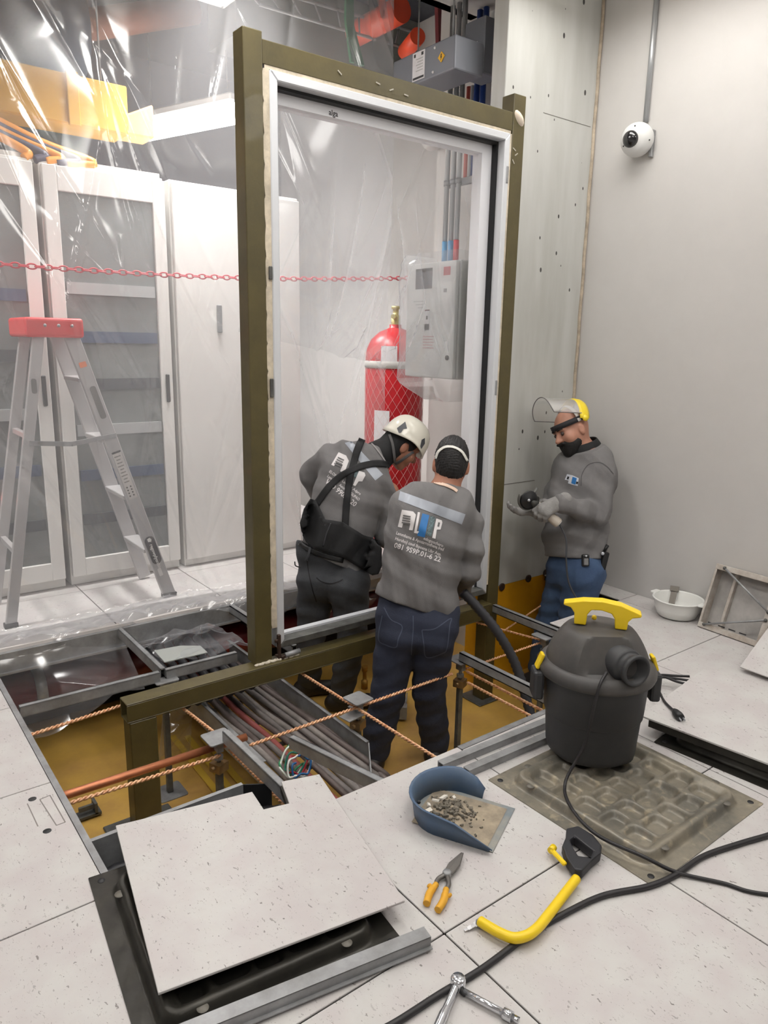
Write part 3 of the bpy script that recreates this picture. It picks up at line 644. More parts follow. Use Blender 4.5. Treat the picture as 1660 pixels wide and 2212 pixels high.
# stickers on the long stile: an axis frame lying on the stile's face
A = Vector((top_r.x, yA+.05, top_r.z)); B = Vector((ft_r.x, yA, ft_r.z)); dv = (B-A).normalized(); nx = Vector((0, -1, 0)); nx = (nx-dv*nx.dot(dv)).normalized(); sx = nx.cross(dv) if nx.cross(dv).x > 0 else dv.cross(nx)
def on_stile(t_, off=0, lift=.0145): return A.lerp(B, t_)+sx*off+nx*lift
def sticker(t0, t1, w, mat, name, r=.004, off=0.0, lift=.0145):
    c = on_stile((t0+t1)/2, off, lift); Lh = (B-A).length*(t1-t0); f3 = Matrix((sx, dv, nx)).transposed()
    return MB().prism(rrect(w, Lh, min(r, w/2.01, Lh/2.01)), 0, .0012, f3, c).build(name, mat, ld)
sticker(.755, .865, .052, M('sticker_black', (22, 22, 30), .35), 'brand_sticker', r=.022)
o = on_stile(.785, -.008, .0165); text_mesh('regowpfyonlblo', .024, M('print_white', (232, 230, 226), .5), 'brand_lettering', ld, plane_fn(o, dv, -sx if dv.cross(-sx).dot(nx) > 0 else sx, .0004), align='LEFT', bold=.0006)
c = on_stile(.768, .0, .0160); MB().prism([(-.010, -.008), (.004, -.012), (.011, 0), (.006, .012), (-.010, .008)], 0, .0012, Matrix((sx, dv, nx)).transposed(), c).build('brand_mark', M('print_white'), ld)
sticker(.885, .915, .02, M('sticker_white', (226, 224, 220), .5), 'rating_label', off=-.006)
sticker(.42, .60, .046, M('sticker_grey', (205, 200, 196), .5), 'instruction_label')
SD = M('sticker_dark_print', (58, 58, 58), .6)
sticker(.42, .427, .046, SD, 'label_print', lift=.0158)
for k in range(9): sticker(.437+k*.012, .441+k*.012, .034-.006*((k*5) % 3), M('sticker_mid_print', (140, 136, 132), .6), 'label_print', lift=.0158, off=-.002)
for k in range(4):
    for j in range(2): sticker(.552+k*.011, .558+k*.011, .008, SD, 'label_print', lift=.0158, off=-.012+.02*j)
sticker(.185, .30, .030, M('sticker_worn', (108, 106, 104), .6), 'worn_label', off=.004, r=.012)
sticker(.10, .118, .034, M('sticker_orange', (226, 128, 84), .5), 'orange_label')
cL = top_l.lerp(ft_l, .18); MB().prism(rrect(.024, .07, .01), 0, .0015, frame3((0, -1, 0), (1, 0, 0)), (cL.x, yA+.028, cL.z)).build('worn_label', M('sticker_worn'), ld)
# red plastic chain
ch = thing('plastic_chain', 'thin red plastic chain strung across behind the curtain', 'chain', (1.0, 2.60, 1.7))
CHM = M('red_chain_plastic', (196, 48, 66), .4)
lk = MB(); lk.tube([(.021*math.cos(a)*(1), .011*math.sin(a), 0) for a in np.linspace(0, 2*math.pi, 15)[:-1]], .0036, 6, close=True)
first = None; a = py(-60, 566, 2.60); b = py(880, 601, 2.60); n = int((b-a).length/.033)
for k in range(n):
    t_ = k/(n-1); p = a.lerp(b, t_)-Vector((0, 0, .03*math.sin(math.pi*min(1, t_*1.0))))
    if first is None: o = lk.build('link', CHM, None); first = o
    else: o = first.copy(); COL.objects.link(o)
    o.location = p; o.rotation_euler = (math.radians(90 if k % 2 else 20), 0, .0); adopt(o, ch)
# red gas cylinder in its net
gc = thing('gas_cylinder', 'big red fire-suppression gas cylinder in a net behind the white helmet', 'cylinder', (2.71, 2.92, 0))
RC = M('red_gloss_paint', (206, 34, 44), .3, 0, .03, 40, .08, 3)
c0 = Vector((2.71, 2.92, 0)); R_ = .198
MB().lathe([(0, .004), (R_*.9, .004), (R_, .03), (R_, 1.28), (R_*.96, 1.34), (R_*.82, 1.40), (R_*.55, 1.45), (R_*.25, 1.475), (.04, 1.48), (.04, 1.50), (0, 1.50)], c0, 40).build('body', RC, gc)
v = MB(); v.lathe([(.032, 0), (.032, .06), (.02, .06), (.02, .10), (.03, .10), (.03, .12), (0, .12)], c0+Vector((0, 0, 1.50)), 14); v.tube([c0+Vector((0, 0, 1.55)), c0+Vector((-.06, -.05, 1.55))], .016, 10); v.build('valve', M('pale_brass', (196, 184, 120), .4, .4), gc)
for z, h in ((1.215, .045),): MB().lathe([(R_+.002, 0), (R_+.006, .002), (R_+.006, h), (R_+.002, h+.002)], c0+Vector((0, 0, z)), 40).build('strap', M('strap_grey', (190, 188, 182), .5), gc)
def curved_label(a0, a1, z0, z1, mat, name, lift=.004):
    g_ = []
    for i in range(9):
        an = a0+(a1-a0)*i/8; g_.append([c0+Vector(((R_+lift)*math.cos(an), (R_+lift)*math.sin(an), z)) for z in (z0, z1)])
    return MB().grid(g_).build(name, mat, gc)
PAPER = M('label_paper', (232, 230, 232), .6, 0, 0, 60, .05, 20)
curved_label(math.radians(205), math.radians(236), 1.25, 1.36, PAPER, 'paper_label')
curved_label(math.radians(192), math.radians(224), .62, .94, PAPER, 'paper_label')
net = MB(); NM = M('net_white', (226, 196, 190), .6)
for k in range(22):
    for s_ in (-1, 1):
        pts = []
        for i in range(40):
            z = .06+1.26*i/39; an = 2*math.pi*k/22+s_*z*3.1; pts.append(c0+Vector(((R_+.004)*math.cos(an), (R_+.004)*math.sin(an), z)))
        net.tube(pts, .0011, 3, caps=False)
nt = net.build('net', NM, gc)
# electrical enclosure on the pier, with conduits
EX = 2.40; y0e, y1e, z0e, z1e = 2.0, 2.43, 1.185, 1.83
en = thing('electrical_enclosure', 'pale grey electrical enclosure wrapped in clear plastic behind the frame', 'enclosure', (2.53, 2.2, 1.2))
EG = M('enclosure_grey', (230, 231, 228), .45)
MB().bx(EX+.03, EX+.28, y0e, y1e, z0e, z1e).build('body', EG, en, bevel=.008, seg=2)
dr = MB().bx(EX, EX+.027, y0e+.004, y1e-.004, z0e+.004, z1e-.004).build('door', EG, en, bevel=.006, seg=2)
MB().lathe([(.014, 0), (.014, .006), (0, .006)], (EX, y0e+.05, z0e+.12), 16, frame3((-1, 0, 0))).build('lock', STEELD, dr)
def dlab(ya, yb, za, zb, mat, name): return MB().bx(EX-.0016, EX-.0004, y0e+ya, y0e+yb, z0e+za, z0e+zb).build(name, mat, dr)
dlab(.20, .345, .50, .60, M('screen_grey', (96, 98, 104), .3), 'display_window'); dlab(.20, .345, .595, .612, SD, 'printed_heading')
dlab(.05, .105, .565, .61, M('label_red', (192, 62, 72), .5), 'red_label'); dlab(.215, .255, .27, .385, PAPER, 'rating_label'); dlab(.215, .255, .272, .305, SD, 'printed_block'); dlab(.228, .243, .33, .35, SD, 'printed_symbol'); dlab(.215, .255, .378, .385, M('label_red'), 'red_line')
dlab(.075, .10, .475, .495, M('label_grey_print', (140, 140, 140), .6), 'printed_code')
for k in range(5): dlab(.17+.01*(k % 2), .265, .232-.016*k, .238-.016*k, M('faint_red_print', (206, 168, 166), .6), 'fine_print')
for k in range(3): dlab(.27, .36-.02*k, .43-.018*k, .435-.018*k, M('faint_print', (186, 186, 184), .6), 'fine_print')
ins = M('enclosure_standoff', (170, 172, 172), .4, .4)
for yk in (y0e+.06, y1e-.06): MB().bx(EX+.28, 2.82, yk-.02, yk+.02, z0e+.1, z1e-.1).build('mounting_strut', ins, en)
CON = M('grey_conduit', (172, 174, 176), .3, .5)
for k, (pxx, cc) in enumerate(((965, (64, 150, 200)), (978, (70, 140, 190)), (990, (204, 44, 52)))):
    p = px(pxx, 430, 2.60); t = thing('steel_conduit', ['conduit with a blue band farthest from the spotted wall', 'middle conduit with a blue band above the enclosure', 'conduit with a red band above the enclosure'][k], 'conduit', (p.x, p.y, 1.83), 'conduits above the enclosure')
    MB().tube([(2.60, p.y, 1.83), (2.60, p.y, 3.19)], .0145, 14).build('tube', CON, t)
    MB().tube([(2.60, p.y, 1.845), (2.60, p.y, 1.965)], .0165, 14).build('colour_band', M('band_%d' % k, cc, .45), t)
su = thing('strut_channel', 'short slotted strut channel clamping the conduits', 'strut', (2.62, 2.23, 2.28))
MB().bx(2.616, 2.64, 2.10, 2.36, 2.262, 2.30).build('channel', STEEL, su, bevel=.003)
for k, pxx in enumerate((965, 978, 990)):
    p = px(pxx, 430, 2.60); MB().tube([(2.60, p.y, 2.268), (2.60, p.y, 2.296)], .0195, 14).build('clamp', STEEL, su)
MB().bx(2.64, 2.82, 2.12, 2.15, 2.27, 2.295).build('wall_arm', STEEL, su)
# overhead busway, blue pipes, fittings above the frame
bw = thing('busway_box', 'grey busway tap-off box with a printed label above the frame', 'box', (2.5, 2.2, 2.75))
BG = M('busway_grey', (124, 126, 134), .45, .2)
MB().bx(2.30, 2.50, 1.968, 2.47, 2.727, 2.885).build('body', BG, bw, bevel=.008, seg=2)
def blab(ya, yb, za, zb, mat, name, x=2.2985): return MB().bx(x, x+.0015, ya, yb, za, zb).build(name, mat, bw)
blab(2.20, 2.30, 2.742, 2.878, PAPER, 'rating_label'); blab(2.206, 2.294, 2.748, 2.758, SD, 'printed_block', 2.2972)
for k in range(5): blab(2.215, 2.27-.01*(k % 2), 2.785+.014*k, 2.789+.014*k, M('faint_print'), 'fine_print', 2.2972)
blab(2.212, 2.228, 2.855, 2.87, SD, 'printed_symbol', 2.2972); blab(2.275, 2.288, 2.855, 2.87, SD, 'printed_symbol', 2.2972)
MB().prism([(-.026, 0), (0, -.026), (.026, 0), (0, .026)], 0, .0015, frame3((-1, 0, 0), (0, -1, 0)), (2.2985, 2.068, 2.805)).build('warning_diamond', M('warning_yellow', (232, 178, 40), .5), bw)
MB().prism([(-.003, .014), (.005, .014), (.001, .002), (.006, .002), (-.004, -.016), (-.001, -.003), (-.006, -.003)], 0, .002, frame3((-1, 0, 0), (0, -1, 0)), (2.298, 2.068, 2.805)).build('warning_bolt', SD, bw)
for y_, z_ in ((2.12, 2.86), (2.13, 2.75)): MB().ball((2.298, y_, z_), .007, 8).build('screw', WHITE, bw)
jb = thing('joint_box', 'dark grey junction box beside the blue pipes', 'box', (2.62, 2.1, 2.78))
MB().bx(2.52, 2.66, 1.99, 2.14, 2.76, 3.03).build('body', BG, jb, bevel=.006)
MB().bx(2.518, 2.52, 2.04, 2.07, 2.83, 2.92).build('barcode_label', PAPER, jb)
for k in range(4): MB().bx(2.5165, 2.518, 2.046+.005*k, 2.048+.005*k, 2.84, 2.91).build('barcode_line', SD, jb)
MB().bx(2.62, 2.74, 1.93, 2.02, 2.90, 3.06).build('side_cover', BG, jb, bevel=.005)
BLU = M('blue_pipe_paint', (34, 62, 128), .35)
for k, pxx in enumerate((1031, 1044)):
    p = px(pxx, 190, 2.75); single(MB().tube([(2.75, p.y, 2.30), (2.75, p.y, 3.19)], .017, 14), 'blue_pipe', BLU, ['blue pipe beside the grey junction box', 'blue pipe nearest the spotted white wall'][k], 'pipe', 'blue pipes')
p = px(1014, 190, 2.75); single(MB().tube([(2.75, p.y, 2.3), (2.75, p.y, 2.82)], .014, 12), 'red_conduit', M('salmon_conduit', (206, 96, 84), .4), 'short red conduit left of the blue pipes', 'conduit')
p = px(1021, 190, 2.75); single(MB().tube([(2.75, p.y, 2.3), (2.75, p.y, 2.82)], .010, 12), 'white_conduit', WHITE, 'short white conduit beside the red one', 'conduit')
# orange and grey fittings under the dark ceiling
ORG = M('orange_plastic', (226, 84, 52), .45)
def over(pxx, pyy, Y): return py(pxx, pyy, Y)
def hanging(name, mb, mat, label, cat, group=None): return single(mb, name, mat, label, cat, group)
c = over(868, 20, 2.9); hanging('orange_duct_cap', MB().tube([c, c+Vector((.0, .5, 0))], .075, 20), ORG, 'round orange fitting high above the frame', 'fitting')
c = over(903, 78, 2.9); hanging('orange_bushing', MB().tube([c, c+Vector((.1, .25, 0))], .05, 20), ORG, 'small orange bushing just above the grey busway', 'fitting')
a = over(828, -10, 2.9); b = over(826, 40, 2.9); hanging('orange_strap', MB().beam(a+Vector((0, 0, .3)), b, .035, .01, up=(0, 1, 0)), ORG, 'orange strap hanging above the frame', 'strap')
c = over(948, 70, 2.8); hanging('maroon_bracket', MB().prism([(-.04, .14), (.04, .14), (.015, -.09), (-.02, -.09)], 0, .03, frame3((0, -1, 0), (1, 0, 0)), c), M('maroon', (104, 46, 48), .5), 'maroon bracket behind the busway', 'bracket')
hanging('green_sheet', MB().prism([(0, 0), (.10, 0), (.02, .20), (.0, .7), (-.03, .7), (-.04, .22)], 0, .02, frame3((0, -1, 0), (1, 0, 0)), over(755, 135, 3.0)), M('green_sheet', (44, 110, 72), .5), 'green sheet hanging above the frame header', 'sheet')
wt = thing('wire_tray', 'grey wire cable tray crossing under the dark ceiling', 'cable tray', (1.6, 3.2, 3.2))
for k, (a, b) in enumerate((((520, -40), (905, 72)), ((560, 10), (890, 108)))):
    MB().tube([py(*a, 3.2), py(*b, 3.2)], .010, 8).build('side_wire', STEEL, wt)
for k in range(9):
    t_ = k/8; A_ = py(520, -40, 3.2).lerp(py(905, 72, 3.2), t_); B_ = py(560, 10, 3.2).lerp(py(890, 108, 3.2), t_); MB().tube([A_, B_], .006, 6).build('cross_wire', STEEL, wt)
c = over(680, 60, 3.4); hanging('grey_duct', MB().bx(c.x-.5, c.x+1.0, 3.5, 3.9, c.z-.12, c.z+.35), M('duct_grey', (122, 126, 122), .6, .2), 'grey air duct under the dark ceiling', 'duct')
# yellow fibre raceway with cables
yr = thing('fibre_raceway', 'yellow cable raceway hanging above the racks', 'raceway', (.5, 3.4, 2.6))
YR = M('raceway_yellow', (206, 156, 48), .5)
r_ = MB(); r_.bx(-1.6, 1.10, 3.28, 3.30, 2.47, 2.71); r_.bx(-1.6, 1.10, 3.50, 3.52, 2.47, 2.71); r_.bx(-1.6, 1.10, 3.30, 3.50, 2.47, 2.49); r_.build('trough', YR, yr, bevel=.006)
r_ = MB(); r_.prism([(.0, 0), (.16, 0), (.16, .18), (.0, .10)], 0, .18, frame3((0, -1, 0), (1, 0, 0)), (1.10, 3.5, 2.48)); r_.build('end_funnel', M('raceway_peach', (238, 176, 112), .45), yr, bevel=.01)
for x in (.30, .78): MB().bx(x, x+.06, 3.26, 3.28, 2.46, 2.72).build('joint_clip', YR, yr, bevel=.004)
OC = M('orange_fibre', (232, 150, 48), .45)
for k in range(5):
    x = .42+.05*k; t = MB(); t.tube(spline([(x-.5, 3.24, 2.50), (x-.25, 3.20, 2.42), (x, 3.18, 2.33), (x+.12+.03*k, 3.16, 2.27), (x+.1, 3.15, 2.24)], 8), .022, 8)
    single(t, 'fibre_bundle', OC if k % 2 == 0 else M('dark_fibre', (64, 62, 84), .5), ['leftmost orange', 'first dark', 'middle orange', 'second dark', 'rightmost orange'][k]+' cable bundle drooping from the yellow raceway', 'cable', 'bundles below the raceway')
single(MB().tube([py(150, 60, 4.2), py(420, 20, 4.2)], .09, 16), 'rust_pipe', M('rust_brown', (132, 74, 44), .6), 'rust brown pipe under the dark rear ceiling', 'pipe')
single(MB().tube([py(-120, 20, 4.0), py(170, 75, 4.0)], .24, 24), 'corner_shade_duct', M('corner_shade_duct', (36, 50, 68), .6), 'dark blue-grey duct enlarged to darken the upper corner behind the plastic', 'duct')  # made wide and dark to put darkness into the upper corner
single(MB().bx(-1.0, 1.2, 4.4, 4.9, 2.55, 2.9), 'green_duct', M('dark_green_duct', (30, 48, 46), .6), 'dark green duct behind the yellow raceway', 'duct')
# long bright tube lamp
tl = thing('tube_lamp', 'glaring white tube lamp shining through the plastic curtain', 'lamp', (1.85, 4.2, 2.85))
la, lb_ = Vector((1.62, 4.75, 2.83)), Vector((2.02, 3.62, 2.83))
MB().beam(la+Vector((0, 0, .045)), lb_+Vector((0, 0, .045)), .36, .05).build('housing', WHITE, tl, bevel=.01)
MB().beam(la+Vector((0, 0, .005)), lb_+Vector((0, 0, .005)), .33, .03).build('diffuser', M('lit_tube', (255, 254, 250), .5, emit=30.0), tl, bevel=.01)
li = bpy.data.lights.new('tube_light', 'AREA'); li.shape = 'RECTANGLE'; li.size = .3; li.size_y = 1.1; li.energy = 60; li.spread = math.radians(120); li.color = (1, .98, .96)
lo = bpy.data.objects.new('tube_light', li); COL.objects.link(lo); lo.location = (1.82, 4.18, 2.75); lo.rotation_euler = (0, 0, math.radians(19)); adopt(lo, tl)

# hangers that carry the overhead things
def hang(par, x, y, z, zt=3.62): MB().tube([(x, y, z), (x, y, zt)], .005, 6).build('hanger_rod', STEEL, par)
hang(bw, 2.40, 2.10, 2.88, 3.2); hang(bw, 2.40, 2.38, 2.88, 3.2); MB().bx(2.66, 2.83, 2.05, 2.10, 2.8, 2.85).build('wall_bracket', STEEL, jb); hang(tl, 1.70, 4.5, 2.88); hang(tl, 1.95, 3.8, 2.88); hang(yr, .1, 3.40, 2.49); hang(yr, 1.0, 3.40, 2.49); hang(wt, py(560, -30, 3.2).x, 3.2, py(560, -30, 3.2).z)
# ================================================================ loose panels on the floor
def dusty_steel():
    mt, N, L, P = nodes('dusty_dark_steel'); g = N.new('ShaderNodeNewGeometry')
    n = N.new('ShaderNodeTexNoise'); n.inputs['Scale'].default_value = 5; n.inputs['Detail'].default_value = 7; n.inputs['Roughness'].default_value = .7; L.new(g.outputs['Position'], n.inputs['Vector'])
    cr = N.new('ShaderNodeValToRGB'); cr.color_ramp.elements[0].position = .38; cr.color_ramp.elements[1].position = .66; cr.color_ramp.elements[0].color = rgb(106, 103, 95); cr.color_ramp.elements[1].color = rgb(150, 141, 124); L.new(n.outputs['Fac'], cr.inputs[0])
    n2 = N.new('ShaderNodeTexNoise'); n2.inputs['Scale'].default_value = 26; n2.inputs['Detail'].default_value = 5; L.new(g.outputs['Position'], n2.inputs['Vector'])
    c2 = N.new('ShaderNodeValToRGB'); c2.color_ramp.elements[0].position = .58; c2.color_ramp.elements[1].position = .70; c2.color_ramp.elements[0].color = (0, 0, 0, 1); c2.color_ramp.elements[1].color = (.55, .55, .55, 1); L.new(n2.outputs['Fac'], c2.inputs[0])
    mx = N.new('ShaderNodeMixRGB'); L.new(c2.outputs[0], mx.inputs[0]); L.new(cr.outputs[0], mx.inputs[1]); mx.inputs[2].default_value = rgb(186, 172, 146)
    L.new(mx.outputs[0], P.inputs['Base Color']); P.inputs['Metallic'].default_value = .15; P.inputs['Roughness'].default_value = .36; return mt
DUSTY = dusty_steel()
def pan(name, label, cx, cy, ang, mat, z=0.0, n=150):
    """upside-down steel floor panel: flat flange, raised rounded wall, hollows pressed into the bottom"""
    t = thing(name, label, 'floor panel', (cx, cy, z), 'upturned steel floor panels'); S = .6; A = rotz(ang)
    u = np.linspace(-S/2, S/2, n); X, Y = np.meshgrid(u, u, indexing='ij')
    r = .05; h = S/2-.045
    qx = np.abs(X)-(h-r); qy = np.abs(Y)-(h-r)
    d = np.hypot(np.maximum(qx, 0), np.maximum(qy, 0))+np.minimum(np.maximum(qx, qy), 0)-r     # <0 inside the raised part
    sm = lambda e0, e1, v: (lambda q: q*q*(3-2*q))(np.clip((v-e0)/(e1-e0), 0, 1))
    Z = .003+.031*(1-sm(-.016, .004, d)) - .010*(1-sm(-.045, -.022, d))
    k = 5; c = (2*h-.075)/k
    for i in range(k):
        for j in range(k):
            ox = -h+.0375+(i+.5)*c; oy = -h+.0375+(j+.5)*c; a_, b_ = (.047, .037) if (i+j) % 2 else (.037, .047)
            e = np.sqrt(((X-ox)/a_)**4+((Y-oy)/b_)**4)**.5
            Z -= .019*(1-sm(.62, 1.0, e))
    Z += .0006*np.sin(X*90)*np.sin(Y*70)
    P2 = [[Vector((cx, cy, z))+A@Vector((X[i, j], Y[i, j], Z[i, j])) for j in range(n)] for i in range(n)]
    MB().grid(P2).build('pressed_sheet', mat, t)
    e = MB()
    for s_ in (-1, 1): e.box(Vector((cx, cy, z+.0015))+A@Vector((s_*S/2, 0, 0)), (.003, S, .003), A); e.box(Vector((cx, cy, z+.0015))+A@Vector((0, s_*S/2, 0)), (S, .003, .003), A)
    e.build('rim', mat, t)
    for a_, b_ in ((-.17, -S/2+.052), (.17, -S/2+.052), (-.17, S/2-.052), (.17, S/2-.052), (-S/2+.052, .17), (S/2-.052, -.17)):
        MB().lathe([(.0, .0014), (.012, .0014), (.013, 0)], Vector((cx, cy, z+.0255))+A@Vector((a_, b_, .003)), 14).build('spot_weld', M('spot_weld_dull', (104, 100, 92), .5, .2), t)
    for sx_ in (-1, 1):
        for sy_ in (-1, 1): MB().lathe([(.0, .0012), (.009, .0012), (.0095, 0)], Vector((cx, cy, z+.0032))+A@Vector((sx_*(S/2-.026), sy_*(S/2-.026), 0)), 14).build('corner_hole', RUBBER, t)
    return t
pan('upturned_panel', 'dark upturned steel floor panel beneath the notched white tile', .235, .355, math.radians(-6.2), PANBLK)
pan('upturned_panel', 'dusty upturned steel floor panel carrying the vacuum cleaner', 1.447, .092, math.radians(.6), DUSTY)
pan('upturned_panel', 'dark steel floor panel under the tilted tile at the picture edge', 2.13, -.06, math.radians(6), PANBLK)
def loose_tile(poly, z, th, label, o=(0, 0, 0), fr_=None, core=.028, inset=.025):
    A = fr_ if fr_ is not None else Matrix.Identity(3); t = thing('loose_tile', label, 'floor tile', Vector(o)+A@Vector((poly[0][0], poly[0][1], z)), 'loose floor tiles')
    MB().prism(poly, z, z+th, A, o).build('laminate_top', TILE, t, bevel=.001)
    cx = sum(p[0] for p in poly)/len(poly); cy = sum(p[1] for p in poly)/len(poly)
    if core:
        L_ = max(abs(p[0]-cx) for p in poly); ins = [(cx+(p[0]-cx)*(1-inset/L_), cy+(p[1]-cy)*(1-inset/L_)) for p in poly]
        MB().prism(ins, z-core, z-.0004, A, o).build('steel_core', PANBLK, t)
    return t
ztop = .058
poly = [tuple(pz(x, y, ztop))[:2] for x, y in ((250, 1783), (545, 1710), (570, 1748), (625, 1735), (608, 1688), (690, 1672), (875, 1945), (342, 2145))][::-1]
loose_tile(poly, ztop-.007, .007, 'notched white speckled tile lying on the dark upturned panel', core=.022)
q0 = Vector((1.797, .27, 0)); d1 = Vector((.990, .141, 0)); d2 = Vector((.141, -.990, 0))
loose_tile([tuple((q0+d1*a+d2*b))[:2] for a, b in ((0, 0), (0, .6), (.6, .6), (.6, 0))], .073, .007, 'large speckled tile raised on a dark panel behind the vacuum', core=.038)
# tile leaning against the white wall
inc = math.radians(31); A_ = Matrix(((math.cos(inc), 0, -math.sin(inc)), (0, 1, 0), (math.sin(inc), 0, math.cos(inc))))
loose_tile([(0, 0), (0, -.6), (.6, -.6), (.6, 0)][::-1], 0.004, .007, 'white tile leaning on the plain wall at the picture edge', o=(2.643, .33, .014), fr_=A_, core=0)
# loose steel channel
a = Vector((.545, .0, .0215)); dch = Vector((-.43, .075, 0)).normalized(); cn = MB(); b = a+dch*.95; s_ = dch.cross(Vector((0, 0, 1)))
cn.beam(a+Vector((0, 0, .012)), b+Vector((0, 0, .012)), .034, .003); cn.beam(a+s_*.0155, b+s_*.0155, .003, .026); cn.beam(a-s_*.0155, b-s_*.0155, .003, .026); cn.beam(a+s_*.020-Vector((0, 0, .013)), b+s_*.020-Vector((0, 0, .013)), .012, .003); cn.beam(a-s_*.020-Vector((0, 0, .013)), b-s_*.020-Vector((0, 0, .013)), .012, .003)
single(cn, 'steel_channel', STEEL, 'loose grey steel channel lying in front of the dark upturned panel', 'channel')
for k, (p0, p1, lab, z) in enumerate((((952, 1655), (1190, 1558), 'upper of two loose channels beside the blue dustpan', .012), ((1008, 1668), (1185, 1592), 'lower of two loose channels beside the dusty panel', .012))):
    a = pz(*p0, z); b = pz(*p1, z); b = a+(b-a).normalized()*.62; cn = MB(); s_ = (b-a).normalized().cross(Vector((0, 0, 1)))
    up = Vector((0, 0, 1)); cn.beam(a+up*.012, b+up*.012, .03, .003); cn.beam(a+s_*.0135, b+s_*.0135, .003, .024); cn.beam(a-s_*.0135, b-s_*.0135, .003, .024)
    single(cn, 'steel_channel', STEEL, lab, 'channel', 'loose channels by the vacuum')

# ================================================================ shop vacuum
vc = thing('shop_vacuum', 'black drum shop vacuum with a yellow handle on the dusty panel', 'vacuum cleaner', (1.53, .29, .03))
VB = M('vacuum_black', (46, 47, 51), .5, 0, .12, 30, .18, 5, col2=(60, 60, 61)); VH = M('vacuum_dark_grey', (62, 61, 61), .5, 0, .12, 30, .2, 5, col2=(84, 80, 76))
vo = Vector((1.53, .29, .034)); FWD = Vector((.6104, .7921, 0)); RGT = Vector((.7921, -.6104, 0))
tk = MB(); prof = [(0, .004), (.135, .004), (.146, .012), (.150, .03), (.158, .14), (.160, .145), (.164, .15), (.172, .285), (.176, .292)]
n = 48; vs = []; fs = []
for r, h in prof:
    for k in range(n):
        a = 2*math.pi*k/n; lob = 1+(.05*max(0, math.cos(4*a-.6))**2*(1-h/.14) if h < .14 else 0)
        vs.append(vo+Vector((r*lob*math.cos(a), r*lob*math.sin(a), h)))
for i in range(len(prof)-1):
    for k in range(n): fs.append((i*n+k, i*n+(k+1) % n, (i+1)*n+(k+1) % n, (i+1)*n+k))
tk.add(vs, fs, True); tk.build('drum', VB, vc)
MB().lathe([(.172, .280), (.190, .286), (.194, .296), (.194, .308), (.186, .322), (.176, .330), (.168, .332)], vo, 56).build('rim', VH, vc)
hd = MB(); prof = [(.170, .322), (.168, .335), (.163, .352), (.156, .370), (.146, .390), (.134, .410), (.122, .427), (.112, .438), (.100, .444), (.06, .447), (0, .448)]; vs = []; fs = []
for r, h in prof:
    for k in range(96):
        a = 2*math.pi*k/96; c = Vector((r*math.cos(a), r*math.sin(a), 0)); lim = .138-.44*max(0, h-.335); f_ = c.dot(-FWD)
        if f_ > lim and h > .328: c += FWD*(f_-lim)
        vs.append(vo+c+Vector((0, 0, h)))
for i in range(len(prof)-1):
    for k in range(96): fs.append((i*96+k, i*96+(k+1) % 96, (i+1)*96+(k+1) % 96, (i+1)*96+k))
hd.add(vs, fs, False); ho_ = hd.build('motor_head', VH, vc)
for p_ in ho_.data.polygons: p_.use_smooth = True
try: ho_.data.set_sharp_from_angle(angle=math.radians(24))
except Exception: pass
pd = (-FWD*.93+RGT*.36+Vector((0, 0, .04))).normalized(); pc = vo-FWD*.118+RGT*.046+Vector((0, 0, .366))
pt = MB(); pt.lathe([(.056, -.04), (.056, .022), (.050, .030), (.047, .030), (.047, .055), (.0505, .057), (.0505, .068), (.046, .070), (.040, .068), (.036, .0), (0, -.02)], pc, 32, frame3(pd)); pt.build('hose_port', VB, vc)
hz = vo+Vector((0, 0, .46)); HD = (RGT*.93-FWD*.25).normalized()
hp = []
for s_, zt, zb in ((-.118, .058, .048), (-.10, .066, .046), (-.072, .070, .0), (-.05, .072, .0), (-.035, .074, .046), (0, .076, .050), (.035, .074, .046), (.05, .072, .0), (.075, .068, .0), (.10, .058, .034), (.122, .046, .036)): hp.append((s_, zt, zb))
hb = MB(); wd = .021; nrm = HD.cross(Vector((0, 0, 1)))
outline = [(-.122, .060), (-.06, .074), (0, .078), (.06, .070), (.125, .046), (.125, .036), (.098, .030), (.086, .016), (.084, -.012), (.046, -.012), (.044, .020), (.032, .038), (0, .046), (-.032, .044), (-.044, .026), (-.046, -.01), (-.084, -.01), (-.086, .028), (-.098, .046), (-.122, .052)]
hb.prism(outline[::-1], -wd, wd, Matrix((HD, Vector((0, 0, 1)), nrm)).transposed(), hz); hb.build('handle', YEL, vc, bevel=.007, seg=3)
MB().ball(hz+HD*-.02-nrm*.03+Vector((0, 0, .002)), .009, 10).build('switch', YEL, vc)
for sg in (-1, 1):
    cc = vo+RGT*(sg*.196)-FWD*.0+Vector((0, 0, .285)); dv = RGT*sg
    f3 = Matrix((FWD, dv, Vector((0, 0, 1)))).transposed()
    MB().box(cc-Vector((0, 0, .045)), (.075, .036, .10), f3).build('clip_housing', VB, vc, bevel=.01, seg=2)
    cl = MB(); cl.box(cc+Vector((0, 0, .035))-dv*.004, (.034, .012, .055), f3@Matrix.Rotation(.35*1, 3, 'X')); cl.build('clip', YEL, vc, bevel=.004, seg=2)
